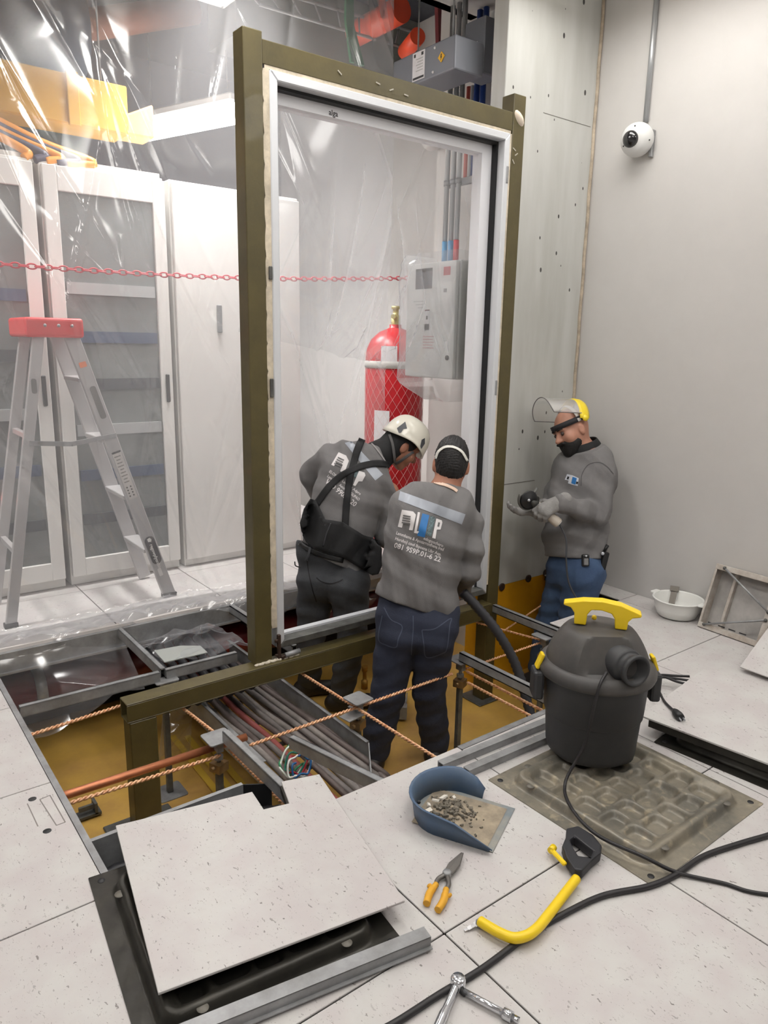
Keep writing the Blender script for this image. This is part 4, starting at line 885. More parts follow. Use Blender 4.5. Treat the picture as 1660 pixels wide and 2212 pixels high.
# its mains cable down the front and out across the floor
CORD = M('black_cord', (36, 34, 36), .5)
pts = [vo-FWD*.155-RGT*.015+Vector((0, 0, .352)), vo-FWD*.195-RGT*.045+Vector((0, 0, .330)), vo-FWD*.205-RGT*.062+Vector((0, 0, .25)), vo-FWD*.19-RGT*.075+Vector((0, 0, .12)), pz(1222, 1690, .04), pz(1235, 1745, .04), pz(1290, 1803, .042), pz(1390, 1850, .04), pz(1462, 1884, .012), pz(1560, 1907, .006), pz(1680, 1934, .006), pz(1680, 1934, .006)+Vector((.35, -.28, 0)), pz(1680, 1934, .006)+Vector((.85, -.35, 0)), pz(1680, 1934, .006)+Vector((1.3, -.75, 0))]
single(MB().tube(spline(pts, 10), .0052, 8), 'power_cable', CORD, 'thin black cord hanging down the vacuum and over the dusty panel', 'cord')
single(MB().tube(spline([pz(780, 2245, .008), pz(850, 2212, .008), pz(950, 2148, .008), pz(1040, 2094, .008), pz(1130, 2028, .008), pz(1205, 1982, .008), pz(1300, 1936, .008), pz(1400, 1915, .008), pz(1460, 1890, .008), pz(1520, 1850, .008), pz(1600, 1822, .008), pz(1690, 1795, .008), pz(1690, 1795, .008)+Vector((.4, -.1, 0)), pz(1690, 1795, .008)+Vector((.8, -.35, 0)), pz(1690, 1795, .008)+Vector((1.2, -.4, 0))], 10), .0078, 10), 'extension_cable', CORD, 'thick black cord running along the front tiles under the saw', 'cord')
single(MB().tube(spline([pz(1410, 1468, .09), pz(1424, 1492, .09), pz(1436, 1515, .086), pz(1456, 1535, .090)], 10), .0048, 8), 'extension_cable', CORD, 'short black cord with the plug behind the vacuum', 'cord')
pg = thing('mains_plug', 'black mains plug lying on the raised speckled tile', 'plug', tuple(pz(1466, 1543, .09)))
pa, pb = pz(1456, 1534, .094), pz(1472, 1551, .094); MB().tube([pa, pa.lerp(pb, .3), pa.lerp(pb, .7), pb], [.008, .014, .016, .014], 10).build('body', RUBBER, pg)
dd = (pb-pa).normalized(); sd = dd.cross(Vector((0, 0, 1)))
for s_ in (-1, 1): MB().beam(pb+sd*.007*s_, pb+sd*.007*s_+dd*.018, .0015, .006).build('prong', ALU, pg)
for k in range(3):
    single(MB().tube(spline([pz(1404, 1462+8*k, .045), pz(1430, 1458+8*k-3*k*k, .045), pz(1462, 1460+6*k, .045), pz(1490, 1461+9*k, .045)], 8), .0055, 8), 'extension_cable', CORD, ['topmost', 'middle', 'lowest'][k]+' of three loose cords between vacuum and raised tile', 'cord', 'loose cords behind the vacuum')
# hose from the worker's hand into the trench
HS = M('hose_black', (52, 52, 56), .5, 0, .05, 40)
HOSE = [Vector((1.945, 1.325, .21)), Vector((1.985, 1.31, .135)), Vector((2.06, 1.25, .02)), Vector((2.13, 1.15, -.12)), Vector((2.13, 1.05, -.26)), Vector((2.10, .95, -.36)), Vector((2.05, .85, -.44)), Vector((2.0, .6, -.5))]
HOSE[0] = dep(1000, 1278, 3.42); HOSE[1] = dep(1030, 1310, 3.42); HOSE[2] = dep(1075, 1365, 3.42); HOSE[3] = dep(1112, 1430, 3.42); HOSE[4] = dep(1135, 1500, 3.40); HOSE[5] = dep(1150, 1550, 3.38); HOSE[6] = HOSE[5]+Vector((.0, -.1, -.1)); HOSE[7] = HOSE[5]+Vector((0, -.28, -.15))
single(ribbed(HOSE, .0245, .012), 'vacuum_hose', HS, 'dark vacuum hose arching from the foreground worker into the trench', 'hose')

# ================================================================ tools on the floor
DB = M('dustpan_blue', (74, 98, 128), .5, 0, .05, 40, .15, 8, col2=(92, 108, 128)); DUST = M('cement_dust', (168, 154, 132), .85, 0, .3, 80, .25, 16, col2=(128, 118, 104))
dp = thing('dustpan', 'blue plastic dustpan full of rubble on the white tiles', 'dustpan', (.98, .28, 0))
ml, mr = pz(1065, 1843, 0), pz(1113, 1748, 0); mc = (ml+mr)/2; ax_x = (mr-ml).normalized(); W2 = (mr-ml).length/2; ax_y = Vector((0, 0, 1)).cross(ax_x)
Ld = .275
def dpt(u, v, z): return mc+ax_x*u+ax_y*v+Vector((0, 0, z))
base = [(-W2, 0), (W2, 0), (W2*1.02, .10)]+[(W2*1.03*math.cos(a), .17+(Ld-.17)*math.sin(a)) for a in np.linspace(.1, math.pi-.1, 12)]+[(-W2*1.02, .10)]
bm_ = MB(); bm_.add([dpt(u, v, .003+.02*min(1, max(0, (.04-v)/.04))*0) for u, v in base], [tuple(range(len(base)))]); bm_.add([dpt(u, v, .0005) for u, v in base], [tuple(range(len(base)))[::-1]]); bm_.build('floor', M('dustpan_inner', (150, 146, 136), .6, 0, .1, 60, .3, 10, col2=(120, 128, 132)), dp)
wl = []
outl = [(-W2, .012), (-W2*1.01, .06), (-W2*1.02, .11)]+[(W2*1.03*math.cos(a), .17+(Ld-.17)*math.sin(a)) for a in np.linspace(math.pi-.05, .05, 16)]+[(W2*1.02, .13), (W2*1.01, .105)]
for k, (u, v) in enumerate(outl):
    t_ = k/(len(outl)-1); hgt = .075*min(1, (v+.02)/.15) if u < 0 else .075*min(1, max(.12, (v-.085)/.06)); fl_ = 1.0
    ou = Vector((u, v-.12)); ou = ou.normalized()*.012
    wl.append([dpt(u, v, .001), dpt(u+ou.x*.5, v+ou.y*.5, hgt*.6), dpt(u+ou.x, v+ou.y, hgt), dpt(u+ou.x*1.6, v+ou.y*1.6, hgt+.002)])
MB().grid(wl).build('wall', DB, dp, solid=.0035)
ch_ = MB(); ch_.ball(dpt(-W2*.55, Ld-.028, .052), (.006, .006, .006), 8); ch_.build('hanging_hole', RUBBER, dp)
db = MB()
for k in range(170):
    u = random.gauss(-.02, .045); v = random.gauss(.165, .038); 
    if abs(u) > W2*.85 or v > Ld-.03 or v < .03: continue
    s_ = random.uniform(.003, .010); db.box(dpt(u, v, .006+.03*math.exp(-((u+.02)**2+(v-.17)**2)/.003)), (s_*random.uniform(.8, 2), s_, s_*.6), Matrix.Rotation(random.random()*6, 3, 'Z')@Matrix.Rotation(random.random(), 3, 'X'))
single(db, 'rubble', M('rubble_grey', (136, 128, 114), .85, 0, .2, 90, .4, 60), 'grey cement rubble heaped in the blue dustpan', 'rubble', None, 'stuff')
md = MB(); gr = []
for i in range(14):
    gr.append([dpt(-W2*.86+2*W2*.86*j/13, .02+.235*i/13, .0042+.026*math.exp(-(((-W2*.86+2*W2*.86*j/13)+.02)**2+((.02+.235*i/13)-.17)**2)/.0032)) for j in range(14)])
md.grid(gr); single(md, 'cement_dust', DUST, 'tan cement dust spread over the dustpan floor', 'dust', None, 'stuff')
for k, (u, v, s_) in enumerate(((-.06, .215, .02), (-.035, .225, .015), (-.005, .215, .022), (.02, .20, .026), (.035, .17, .013))):
    single(MB().box(dpt(u, v, .034), (s_, s_*.6, .005), Matrix.Rotation(k*1.1, 3, 'Z')@Matrix.Rotation(.4, 3, 'X')), 'plaster_chip', M('plaster_white', (214, 208, 198), .8), ['largest white plaster chip', 'small white chip', 'pale chip', 'long white chip', 'tiny white chip'][k]+' in the dustpan rubble', 'chip', 'plaster chips in the dustpan')
# tin snips
sn = thing('tin_snips', 'yellow-handled tin snips lying beside the blue dustpan', 'snips', tuple(pz(960, 1890, 0)))
SM = M('snips_steel', (118, 114, 110), .4, .6)
tip = pz(1001, 1842, .012); pv = pz(966, 1888, .012); h1 = pz(922, 1952, .012); h2 = pz(946, 1966, .012); ax = (tip-pv).normalized(); sx_ = ax.cross(Vector((0, 0, 1)))
def plate(poly, z0, z1, name, mat, o, X, Y, par, bev=.002): return MB().prism([(a, b) for a, b in poly], z0, z1, Matrix((X, Y, Vector((0, 0, 1)))).transposed(), o).build(name, mat, par, bevel=bev)
LT = (tip-pv).length
plate([(-.012, .0), (-.016, LT*.45), (-.006, LT), (.0, LT), (.003, LT*.4), (.006, .0)][::-1], -.004, .001, 'blade', SM, pv, sx_, ax, sn)
plate([(-.005, .0), (-.002, LT*.4), (.001, LT*.95), (.004, LT*.95), (.017, LT*.45), (.014, .0)][::-1], .001, .006, 'blade', SM, pv, sx_, ax, sn)
MB().lathe([(0, .009), (.010, .009), (.012, .006), (.012, -.002)], pv, 16).build('pivot_bolt', STEEL, sn)
HM = M('snips_yellow', (222, 164, 44), .5)
for hh, sgn in ((h1, -1), (h2, 1)):
    m1 = pv.lerp(hh, .25)+sx_*.012*sgn; MB().tube(spline([pv, m1, pv.lerp(hh, .45)+sx_*.006*sgn], 6), .0065, 8).build('arm', SM, sn)
    MB().tube(spline([pv.lerp(hh, .40)+sx_*.008*sgn, pv.lerp(hh, .7)+sx_*.009*sgn, hh], 8), [.008]*4+[.010]*8+[.0095]*5, 10).build('grip', HM, sn)
    MB().ball(pv.lerp(hh, .52)+sx_*.021*sgn, (.008, .005, .006), 8).build('finger_stop', HM, sn)
# hacksaw
hs = thing('hacksaw', 'yellow tubular hacksaw with a black grip lying across the cord', 'saw', tuple(pz(1200, 1960, 0)))
SP = [pz(1246, 1898, .020), pz(1225, 1925, .020), pz(1180, 1983, .022), pz(1160, 2006, .024), pz(1138, 2021, .025), pz(1110, 2026, .024), pz(1082, 2016, .022), pz(1050, 1998, .020), pz(1038, 1990, .018)]
MB().tube(spline(SP, 8), .0125, 14).build('frame_tube', YEL, hs)
g0 = pz(1246, 1898, .022); gy = (pz(1215, 1830, .022)-g0).normalized(); 
gpoly = [tuple(pz(x, y, .0))[:2] for x, y in ((1240, 1903), (1222, 1876), (1213, 1850), (1222, 1828), (1222, 1812), (1248, 1806), (1280, 1826), (1299, 1850), (1296, 1866), (1275, 1884), (1256, 1905))]
hole = [tuple(pz(x, y, .0))[:2] for x, y in ((1230, 1838), (1240, 1830), (1262, 1848), (1280, 1862), (1272, 1876), (1248, 1872), (1238, 1856))]
mb = MB(); no, nh = len(gpoly), len(hole)
bmh = bmesh.new()
def ring(pts_, z): return [bmh.verts.new((p[0], p[1], z)) for p in pts_]
lo_o, lo_i, hi_o, hi_i = ring(gpoly, .006), ring(hole, .006), ring(gpoly, .036), ring(hole, .036)
for o_, i_ in ((lo_o, lo_i), (hi_o, hi_i)):
    es = [bmh.edges.new((o_[k], o_[(k+1) % no])) for k in range(no)]+[bmh.edges.new((i_[k], i_[(k+1) % nh])) for k in range(nh)]
    bmesh.ops.triangle_fill(bmh, edges=es, use_beauty=True)
for a_, b_, n_ in ((lo_o, hi_o, no), (lo_i, hi_i, nh)):
    for k in range(n_): bmh.faces.new((a_[k], a_[(k+1) % n_], b_[(k+1) % n_], b_[k]))
bmesh.ops.recalc_face_normals(bmh, faces=bmh.faces)
me = bpy.data.meshes.new('grip'); bmh.to_mesh(me); bmh.free(); go = bpy.data.objects.new('grip', me); COL.objects.link(go); me.materials.append(M('grip_black', (38, 38, 42), .55, 0, .2, 50)); adopt(go, hs)
bv = go.modifiers.new('bevel', 'BEVEL'); bv.width = .005; bv.segments = 2
MB().beam(pz(1192, 1836, .022), pz(1222, 1868, .022), .014, .010).build('tension_knob', YEL, hs, bevel=.003)
MB().tube([pz(1190, 1838, .022), pz(1197, 1830, .022)], .010, 10).build('wing_nut', YEL, hs)
MB().tube([pz(1222, 1862, .018), pz(1243, 1878, .018)], .003, 8).build('blade_pin', STEEL, hs)
MB().bx(*[v for p in (pz(1034, 2003, 0),) for v in (p.x-.006, p.x+.006, p.y-.006, p.y+.006)], .002, .022).build('blade_holder', STEEL, hs, bevel=.002)
rg = MB(); ra, rb = pz(1040, 1990, .012), pz(1004, 2010, .004)
for k in range(5): rg.beam(ra.lerp(rb, k/5)+Vector((.002*(k % 2), 0, 0)), ra.lerp(rb, (k+1)/5), .016-.002*k, .0015, up=(.2, .1*(-1)**k, 1))
rg.build('torn_tape', M('torn_foil', (214, 214, 216), .3, .6), hs)
# ratchet and extension
CH = M('chrome', (214, 216, 220), .14, .9)
rt = thing('ratchet', 'chrome socket ratchet lying on the tiles by the thick cord', 'ratchet', tuple(pz(985, 2125, 0)))
hc = pz(990, 2122, .016); he = pz(935, 2245, .014)
MB().tube(spline([hc, hc.lerp(he, .2), hc.lerp(he, .5), he], 6), [.015, .0125, .0098, .0088, .0085]+[.0085]*8+[.0105]*6, 12).build('handle', CH, rt)
MB().lathe([(0, .014), (.014, .014), (.017, .010), (.017, -.012), (.014, -.016), (0, -.016)], hc, 20).build('head', CH, rt)
MB().tube([hc+Vector((0, 0, -.012)), hc+(pz(1003, 2142, .012)-hc)*1.2], .0075, 10).build('drive_stub', RUBBER, rt)
ex = thing('socket_extension', 'chrome socket extension bar resting against the ratchet', 'tool', tuple(pz(1060, 2170, 0)))
ea, eb = pz(1003, 2142, .012), pz(1122, 2206, .012); MB().tube([ea, ea.lerp(eb, .74)], .0072, 14).build('bar', CH, ex)
MB().tube([ea.lerp(eb, .72), ea.lerp(eb, .88)], .0115, 16).build('socket', CH, ex); MB().tube([ea.lerp(eb, .88), eb], .0075, 4).build('square_drive', CH, ex)

# ================================================================ by the white wall
bo = thing('plastic_bowl', 'white plastic bowl with tools standing against the wall', 'bowl', (3.04, .875, 0))
BW = M('bowl_white', (232, 232, 228), .35); c = Vector((3.035, .875, .0))
pr_ = [(0, .003), (.075, .003), (.095, .010), (.112, .05), (.120, .098), (.1225, .102), (.128, .102), (.129, .098), (.127, .096), (.1225, .096)]
MB().lathe(pr_, c, 40).build('shell', BW, bo, solid=.002)
for sg in (-1, 1): MB().prism(rrect(.06, .03, .01), -.003, .003, None, c+Vector((0, sg*.134, .10))).build('lug', BW, bo)
single(MB().beam(c+Vector((.02, .05, .012)), c+Vector((.085, .075, .10)), .03, .008).beam(c+Vector((.085, .075, .10)), c+Vector((.095, .08, .125)), .045, .018), 'scrubbing_brush', M('dull_grey_tool', (120, 114, 106), .6), 'grey brush standing up in the white bowl', 'brush')
single(MB().beam(c+Vector((-.06, .02, .012)), c+Vector((.05, -.06, .012)), .014, .012).beam(c+Vector((-.06, .02, .006)), c+Vector((-.06, .02, .04)), .014, .02, up=(0, 1, 0)), 'allen_key', M('black_tool', (50, 46, 42), .5), 'dark angled tool lying in the white bowl', 'tool')
# metal stand frame leaning on the wall
mf = thing('metal_box_frame', 'rusty white metal box frame with diagonal rods leaning on the wall', 'metal frame', (3.0, .6, 0))
p00 = pz(1507, 1352, .004); p10 = pz(1634, 1397, .004); p01 = px(1551, 1217, 3.095); ux = (p10-p00).normalized(); wv = (p10-p00).length*1.08; uy = (p01-p00); uy = (uy-ux*uy.dot(ux)); hv = uy.length; uy.normalize(); un = ux.cross(uy)
if un.x < 0: un = -un
f3 = Matrix((ux, uy, un)).transposed(); MW = M('worn_white_metal', (204, 199, 192), .5, .1, .3, 30, .3, 14, col2=(168, 156, 144))
def fb(u0, u1, v0, v1, n0, n1, name, mat=MW, bev=.002): return MB().box(p00+f3@Vector(((u0+u1)/2, (v0+v1)/2, (n0+n1)/2)), (u1-u0, v1-v0, n1-n0), f3).build(name, mat, mf, bevel=bev)
D_ = .07
fb(0, wv, 0, .004, 0, D_, 'side'); fb(0, wv, hv-.004, hv, 0, D_, 'side'); fb(0, .004, .004, hv-.004, 0, D_, 'side'); fb(wv-.004, wv, .004, hv-.004, 0, D_, 'side')
fb(0, wv, 0, .028, -.003, 0, 'front_flange'); fb(0, wv, hv-.028, hv, -.003, 0, 'front_flange'); fb(0, .012, .028, hv-.028, -.003, 0, 'front_flange'); fb(wv-.030, wv, .028, hv-.028, -.003, 0, 'front_flange')
fb(.004, wv-.004, .004, hv-.004, D_-.003, D_, 'back_panel', M('worn_grey_panel', (186, 182, 178), .5, .1, .1, 20, .15, 6)); fb(.085, .10, .004, hv-.004, D_-.03, D_-.003, 'inner_rib')
for (a_, b_) in (((.05, hv-.014), (wv-.016, hv*.52)), ((wv-.016, hv*.40), (.035, .02))):
    A0 = p00+f3@Vector((a_[0], a_[1], -.008)); B0 = p00+f3@Vector((b_[0], b_[1], -.008)); MB().tube([A0, B0], .0052, 8).build('diagonal_rod', STEEL, mf)
for (a_) in ((.05, hv-.014), (wv-.016, hv*.52), (wv-.016, hv*.40), (.035, .02)): MB().ball(p00+f3@Vector((a_[0], a_[1], -.008)), .009, 8).build('bolt', STEELD, mf)
for k in range(4): fb(.05+.055*k, .085+.055*k, .034, .040, -.0045, -.003, 'slot', RUBBER, 0)
# dome camera on the wall
dc = thing('dome_camera', 'white eyeball security camera on the plain wall', 'camera', tuple(px(1376, 302, 3.12)))
c = px(1377, 302, 3.105); ndir = (Vector((-.78, -.42, -.22))).normalized()
MB().box((3.158, c.y-.055, c.z-.02), (.022, .02, .13)).build('back_box', STEEL, dc, bevel=.003)
MB().lathe([(0, .062), (.03, .060), (.052, .052), (.074, .030), (.083, .004), (.083, -.012), (.076, -.03), (.05, -.045), (0, -.048)], c, 40, frame3(ndir)).build('shell', M('camera_white', (222, 222, 220), .4), dc)
lc = c+ndir*.058+ndir.cross(Vector((0, 0, 1))).normalized()*(.030)+Vector((0, 0, .006)); ld_ = (ndir+ndir.cross(Vector((0, 0, 1))).normalized()*.35).normalized()
MB().lathe([(0, .020), (.022, .016), (.036, .006), (.042, -.006), (.042, -.03)], lc, 30, frame3(ld_)).build('lens_dome', M('lens_black', (16, 16, 20), .08, coat=1.0), dc)
for a_ in (.6, 2.4, 4.2):
    F3 = frame3(ndir); MB().ball(c+F3@Vector((.066*math.cos(a_), .066*math.sin(a_), .040)), .004, 8).build('screw', RUBBER, dc)
p1 = px(1396, 255, 3.155); single(MB().tube([(3.155, p1.y, p1.z-.02), (3.155, p1.y, 3.19)], .0135, 14), 'camera_conduit', M('grey_conduit'), 'steel conduit running up the wall from the camera', 'conduit')
# rear twin camera seen through the frame
c2 = px(930, 303, 2.745); dc2 = thing('dome_camera', 'white ring camera on the pier seen through the frame', 'camera', c2)
MB().lathe([(0, .045), (.03, .04), (.052, .022), (.06, 0), (.06, -.07)], c2, 28, frame3((-1, -.3, -.3))).build('shell', M('camera_white'), dc2); MB().ball(c2+Vector((-.035, -.0, 0)), .03, 14).build('lens_dome', M('lens_black'), dc2)
# ================================================================ people: smooth bodies grown from signed distances
class SDF:
    def __init__(s, vox=.007): s.p = []; s.vox = vox; s.cuts = []; s.fold = None
    def cone(s, a, b, ra, rb=None, k=.02, flat=None, op='u'):
        s.p.append(('c', np.array(a, float), np.array(b, float), ra, ra if rb is None else rb, k, flat, op)); return s
    def ell(s, c, axes, radii, k=.02, op='u'):
        s.p.append(('e', np.array(c, float), np.array([np.array(x, float) for x in axes]), np.array(radii, float), k, None, None, op)); return s
    def cut(s, point, normal): s.cuts.append((np.array(point, float), np.array(normal, float)/np.linalg.norm(normal))); return s
    def chain(s, pts, rs, k=.02, flat=None):
        for i in range(len(pts)-1): s.cone(pts[i], pts[i+1], rs[i], rs[i+1], k, flat)
        return s
    def mesh(s):
        lo = np.full(3, 1e9); hi = -lo
        for q in s.p:
            if q[7] != 'u': continue
            if q[0] == 'c':
                r = max(q[3], q[4]); lo = np.minimum(lo, np.minimum(q[1], q[2])-r); hi = np.maximum(hi, np.maximum(q[1], q[2])+r)
            else: r = q[3].max(); lo = np.minimum(lo, q[1]-r); hi = np.maximum(hi, q[1]+r)
        m_ = .03; lo -= m_; hi += m_; v = s.vox; n = np.ceil((hi-lo)/v).astype(int)+1
        D = np.full(n, 1.0, np.float32)
        ax = [lo[i]+v*np.arange(n[i]) for i in range(3)]
        for q in s.p:
            if q[0] == 'c': r = max(q[3], q[4]); a = np.minimum(q[1], q[2])-r; b = np.maximum(q[1], q[2])+r; k = q[5]
            else: r = q[3].max(); a = q[1]-r; b = q[1]+r; k = q[4]
            mg = k+.035; i0 = np.clip(((a-mg-lo)/v).astype(int), 0, n-1); i1 = np.clip(((b+mg-lo)/v).astype(int)+2, 1, n)
            X, Y, Z = np.meshgrid(ax[0][i0[0]:i1[0]], ax[1][i0[1]:i1[1]], ax[2][i0[2]:i1[2]], indexing='ij')
            P = np.stack([X, Y, Z], -1).astype(np.float32)
            if q[0] == 'c':
                ba = (q[2]-q[1]); L2 = max(1e-9, ba@ba); pa = P-q[1].astype(np.float32); t = np.clip((pa@ba.astype(np.float32))/L2, 0, 1)
                o = pa-t[..., None]*ba.astype(np.float32)
                if q[6] is not None:
                    nv = np.array(q[6][0], np.float32); o = o+nv*((o@nv)*(q[6][1]-1))[..., None]
                d = np.linalg.norm(o, axis=-1)-(q[3]+(q[4]-q[3])*t)
            else:
                L = (P-q[1].astype(np.float32))@q[2].T.astype(np.float32); k0 = np.linalg.norm(L/q[3], axis=-1); k1 = np.linalg.norm(L/(q[3]**2), axis=-1)+1e-9; d = k0*(k0-1)/k1
            S_ = D[i0[0]:i1[0], i0[1]:i1[1], i0[2]:i1[2]]
            if q[7] == 'u':
                h = np.clip(.5+.5*(S_-d)/k, 0, 1); S_[...] = S_*(1-h)+d*h-k*h*(1-h)
            else:
                h = np.clip(.5-.5*(S_+d)/k, 0, 1); S_[...] = S_*(1-h)-d*h+k*h*(1-h)
        if s.fold or s.cuts:
            X, Y, Z = np.meshgrid(*ax, indexing='ij')
            if s.fold: D += s.fold(X, Y, Z).astype(np.float32)*(np.abs(D) < .05)
            for c, nv in s.cuts: D = np.maximum(D, ((X-c[0])*nv[0]+(Y-c[1])*nv[1]+(Z-c[2])*nv[2]).astype(np.float32))
        return surface_nets(D, lo, v)
def surface_nets(D, lo, v):
    ins = D < 0; n = np.array(D.shape)
    c = np.zeros(n-1, np.int8)
    for i in (0, 1):
        for j in (0, 1):
            for k in (0, 1): c += ins[i:n[0]-1+i, j:n[1]-1+j, k:n[2]-1+k]
    act = (c > 0) & (c < 8); idx = np.full(n-1, -1, np.int64); cells = np.argwhere(act); idx[act] = np.arange(len(cells))
    acc = np.zeros((len(cells), 3)); cnt = np.zeros(len(cells))
    corners = [(i, j, k) for i in (0, 1) for j in (0, 1) for k in (0, 1)]
    for a in range(8):
        for b in range(a+1, 8):
            ca, cb = np.array(corners[a]), np.array(corners[b])
            if np.abs(ca-cb).sum() != 1: continue
            da = D[tuple((cells+ca).T)]; db = D[tuple((cells+cb).T)]; x = (da < 0) != (db < 0)
            t = np.where(x, da/np.where(da == db, 1, da-db), 0); pos = ca+(cb-ca)*t[:, None]
            acc += pos*x[:, None]; cnt += x
    V = lo+v*(cells+acc/np.maximum(cnt, 1)[:, None])
    F = []
    for axis in range(3):
        o1, o2 = [(1, 2), (2, 0), (0, 1)][axis]
        sl = [slice(None)]*3; sl2 = [slice(None)]*3; sl[axis] = slice(0, -1); sl2[axis] = slice(1, None)
        A, B = ins[tuple(sl)], ins[tuple(sl2)]; e = np.argwhere(A != B)
        ok = (e[:, o1] > 0) & (e[:, o2] > 0) & (e[:, o1] < n[o1]-1) & (e[:, o2] < n[o2]-1); e = e[ok]
        u1 = np.zeros(3, int); u1[o1] = 1; u2 = np.zeros(3, int); u2[o2] = 1
        q = np.stack([idx[tuple((e-u1-u2).T)], idx[tuple((e-u2).T)], idx[tuple(e.T)], idx[tuple((e-u1).T)]], 1)
        fl_ = B[tuple(e.T)]; q[fl_] = q[fl_][:, ::-1]; F.append(q)
    return V, np.concatenate(F)
def mesh_obj(name, V, F, mat, parent, smooth_it=0):
    if smooth_it:
        e = np.concatenate([F[:, [0, 1]], F[:, [1, 2]], F[:, [2, 3]], F[:, [3, 0]]])
        for _ in range(smooth_it):
            acc = np.zeros_like(V); cnt = np.zeros(len(V)); np.add.at(acc, e[:, 0], V[e[:, 1]]); np.add.at(cnt, e[:, 0], 1); np.add.at(acc, e[:, 1], V[e[:, 0]]); np.add.at(cnt, e[:, 1], 1)
            V = V*.5+.5*acc/np.maximum(cnt, 1)[:, None]
    me = bpy.data.meshes.new(name); me.vertices.add(len(V)); me.vertices.foreach_set('co', V.astype(np.float32).ravel())
    me.loops.add(F.size); me.loops.foreach_set('vertex_index', F.astype(np.int32).ravel()); me.polygons.add(len(F))
    me.polygons.foreach_set('loop_start', np.arange(0, F.size, 4, dtype=np.int32)); me.update(calc_edges=True); me.validate()
    me.polygons.foreach_set('use_smooth', np.ones(len(me.polygons), bool)); me.materials.append(mat)
    o = bpy.data.objects.new(name, me); COL.objects.link(o)
    if parent is not None: adopt(o, parent)
    return o
def V3(p): return np.array(tuple(p), float)
def unit(v): v = np.array(v, float); return v/np.linalg.norm(v)
def bvh_of(*objs):
    vs = []; fs = []
    for o in objs:
        b = len(vs); vs += [tuple(v.co) for v in o.data.vertices]; fs += [tuple(i+b for i in p.vertices) for p in o.data.polygons]
    return BVHTree.FromPolygons(vs, fs)
def cast(bvh, x, y, lift, fb):
    """where the sight line of a photo pixel meets the garment; lifted off it along the garment's own normal"""
    d = Vector(ray(x, y)).normalized(); h = bvh.ray_cast(Vector(CAM), d)
    if h[0] is None: return dep(x, y, fb)
    n = h[1] if h[1].dot(d) < 0 else -h[1]
    return h[0]+(n*.35-d*.65).normalized()*lift
def dense(poly, step):
    out = []
    for i in range(len(poly)):
        a, b = poly[i], poly[(i+1) % len(poly)]; m_ = max(1, int(math.hypot(b[0]-a[0], b[1]-a[1])/step))
        out += [(a[0]+(b[0]-a[0])*k/m_, a[1]+(b[1]-a[1])*k/m_) for k in range(m_)]
    return out
def patch(name, poly, mat, parent, bvh, lift=.003, thick=.0, fb=3.4, step=5.0):
    """a flat print or fabric piece lying on a garment"""
    bm = bmesh.new(); P = dense(poly, step); vs = [bm.verts.new((x, y, 0)) for x, y in P]; es = [bm.edges.new((vs[i], vs[(i+1) % len(vs)])) for i in range(len(vs))]
    bmesh.ops.triangle_fill(bm, edges=es, use_beauty=True)
    for _ in range(4):
        L = [e for e in bm.edges if e.calc_length() > step*1.5]
        if not L: break
        bmesh.ops.subdivide_edges(bm, edges=L, cuts=1); bmesh.ops.triangulate(bm, faces=bm.faces[:])
    for v in bm.verts: v.co = cast(bvh, v.co.x, v.co.y, lift, fb)
    bmesh.ops.recalc_face_normals(bm, faces=bm.faces)
    me = bpy.data.meshes.new(name); bm.to_mesh(me); bm.free(); me.polygons.foreach_set('use_smooth', [True]*len(me.polygons)); me.materials.append(mat)
    o = bpy.data.objects.new(name, me); COL.objects.link(o); adopt(o, parent)
    if thick: md = o.modifiers.new('solid', 'SOLIDIFY'); md.thickness = thick; md.offset = 0
    return o
def ribbon(name, pts, w, mat, parent, bvh, lift=.003, thick=.0, fb=3.4):
    """a strap along photo points, w pixels wide"""
    P = [(p.x, p.y) for p in spline([(a, b, 0) for a, b in pts], 8)]; g = []
    for i, p in enumerate(P):
        a, b = P[max(0, i-1)], P[min(len(P)-1, i+1)]; d = (b[0]-a[0], b[1]-a[1]); L = math.hypot(*d) or 1; nx_, ny_ = -d[1]/L, d[0]/L
        g.append([cast(bvh, p[0]+nx_*w*(k/4-.5), p[1]+ny_*w*(k/4-.5), lift, fb) for k in range(5)])
    return MB().grid(g).build(name, mat, parent, solid=thick)
def print_text(body, p0, p1, h, mat, parent, bvh, name='lettering', bold=.0, lift=.0025, fb=3.4):
    """a line of lettering from photo point p0 to p1, capitals h pixels tall, laid on the garment"""
    ux = np.array(p1, float)-np.array(p0, float); L = np.linalg.norm(ux); ux /= L; uy = np.array([ux[1], -ux[0]])
    cu = bpy.data.curves.new('t', 'FONT'); cu.body = body; cu.size = 1.0; cu.offset = bold; cu.resolution_u = 2
    tmp = bpy.data.objects.new('t', cu); COL.objects.link(tmp); me = bpy.data.meshes.new_from_object(tmp); bpy.data.objects.remove(tmp); bpy.data.curves.remove(cu)
    xs = [v.co.x for v in me.vertices]; x0, x1 = min(xs), max(xs); sx = L/(x1-x0); sy = h/.70
    for v in me.vertices:
        q = np.array(p0)+ux*(v.co.x-x0)*sx+uy*v.co.y*sy; v.co = cast(bvh, q[0], q[1], lift, fb)
    me.materials.clear(); me.materials.append(mat); me.update(); o = bpy.data.objects.new(name, me); COL.objects.link(o); adopt(o, parent); return o

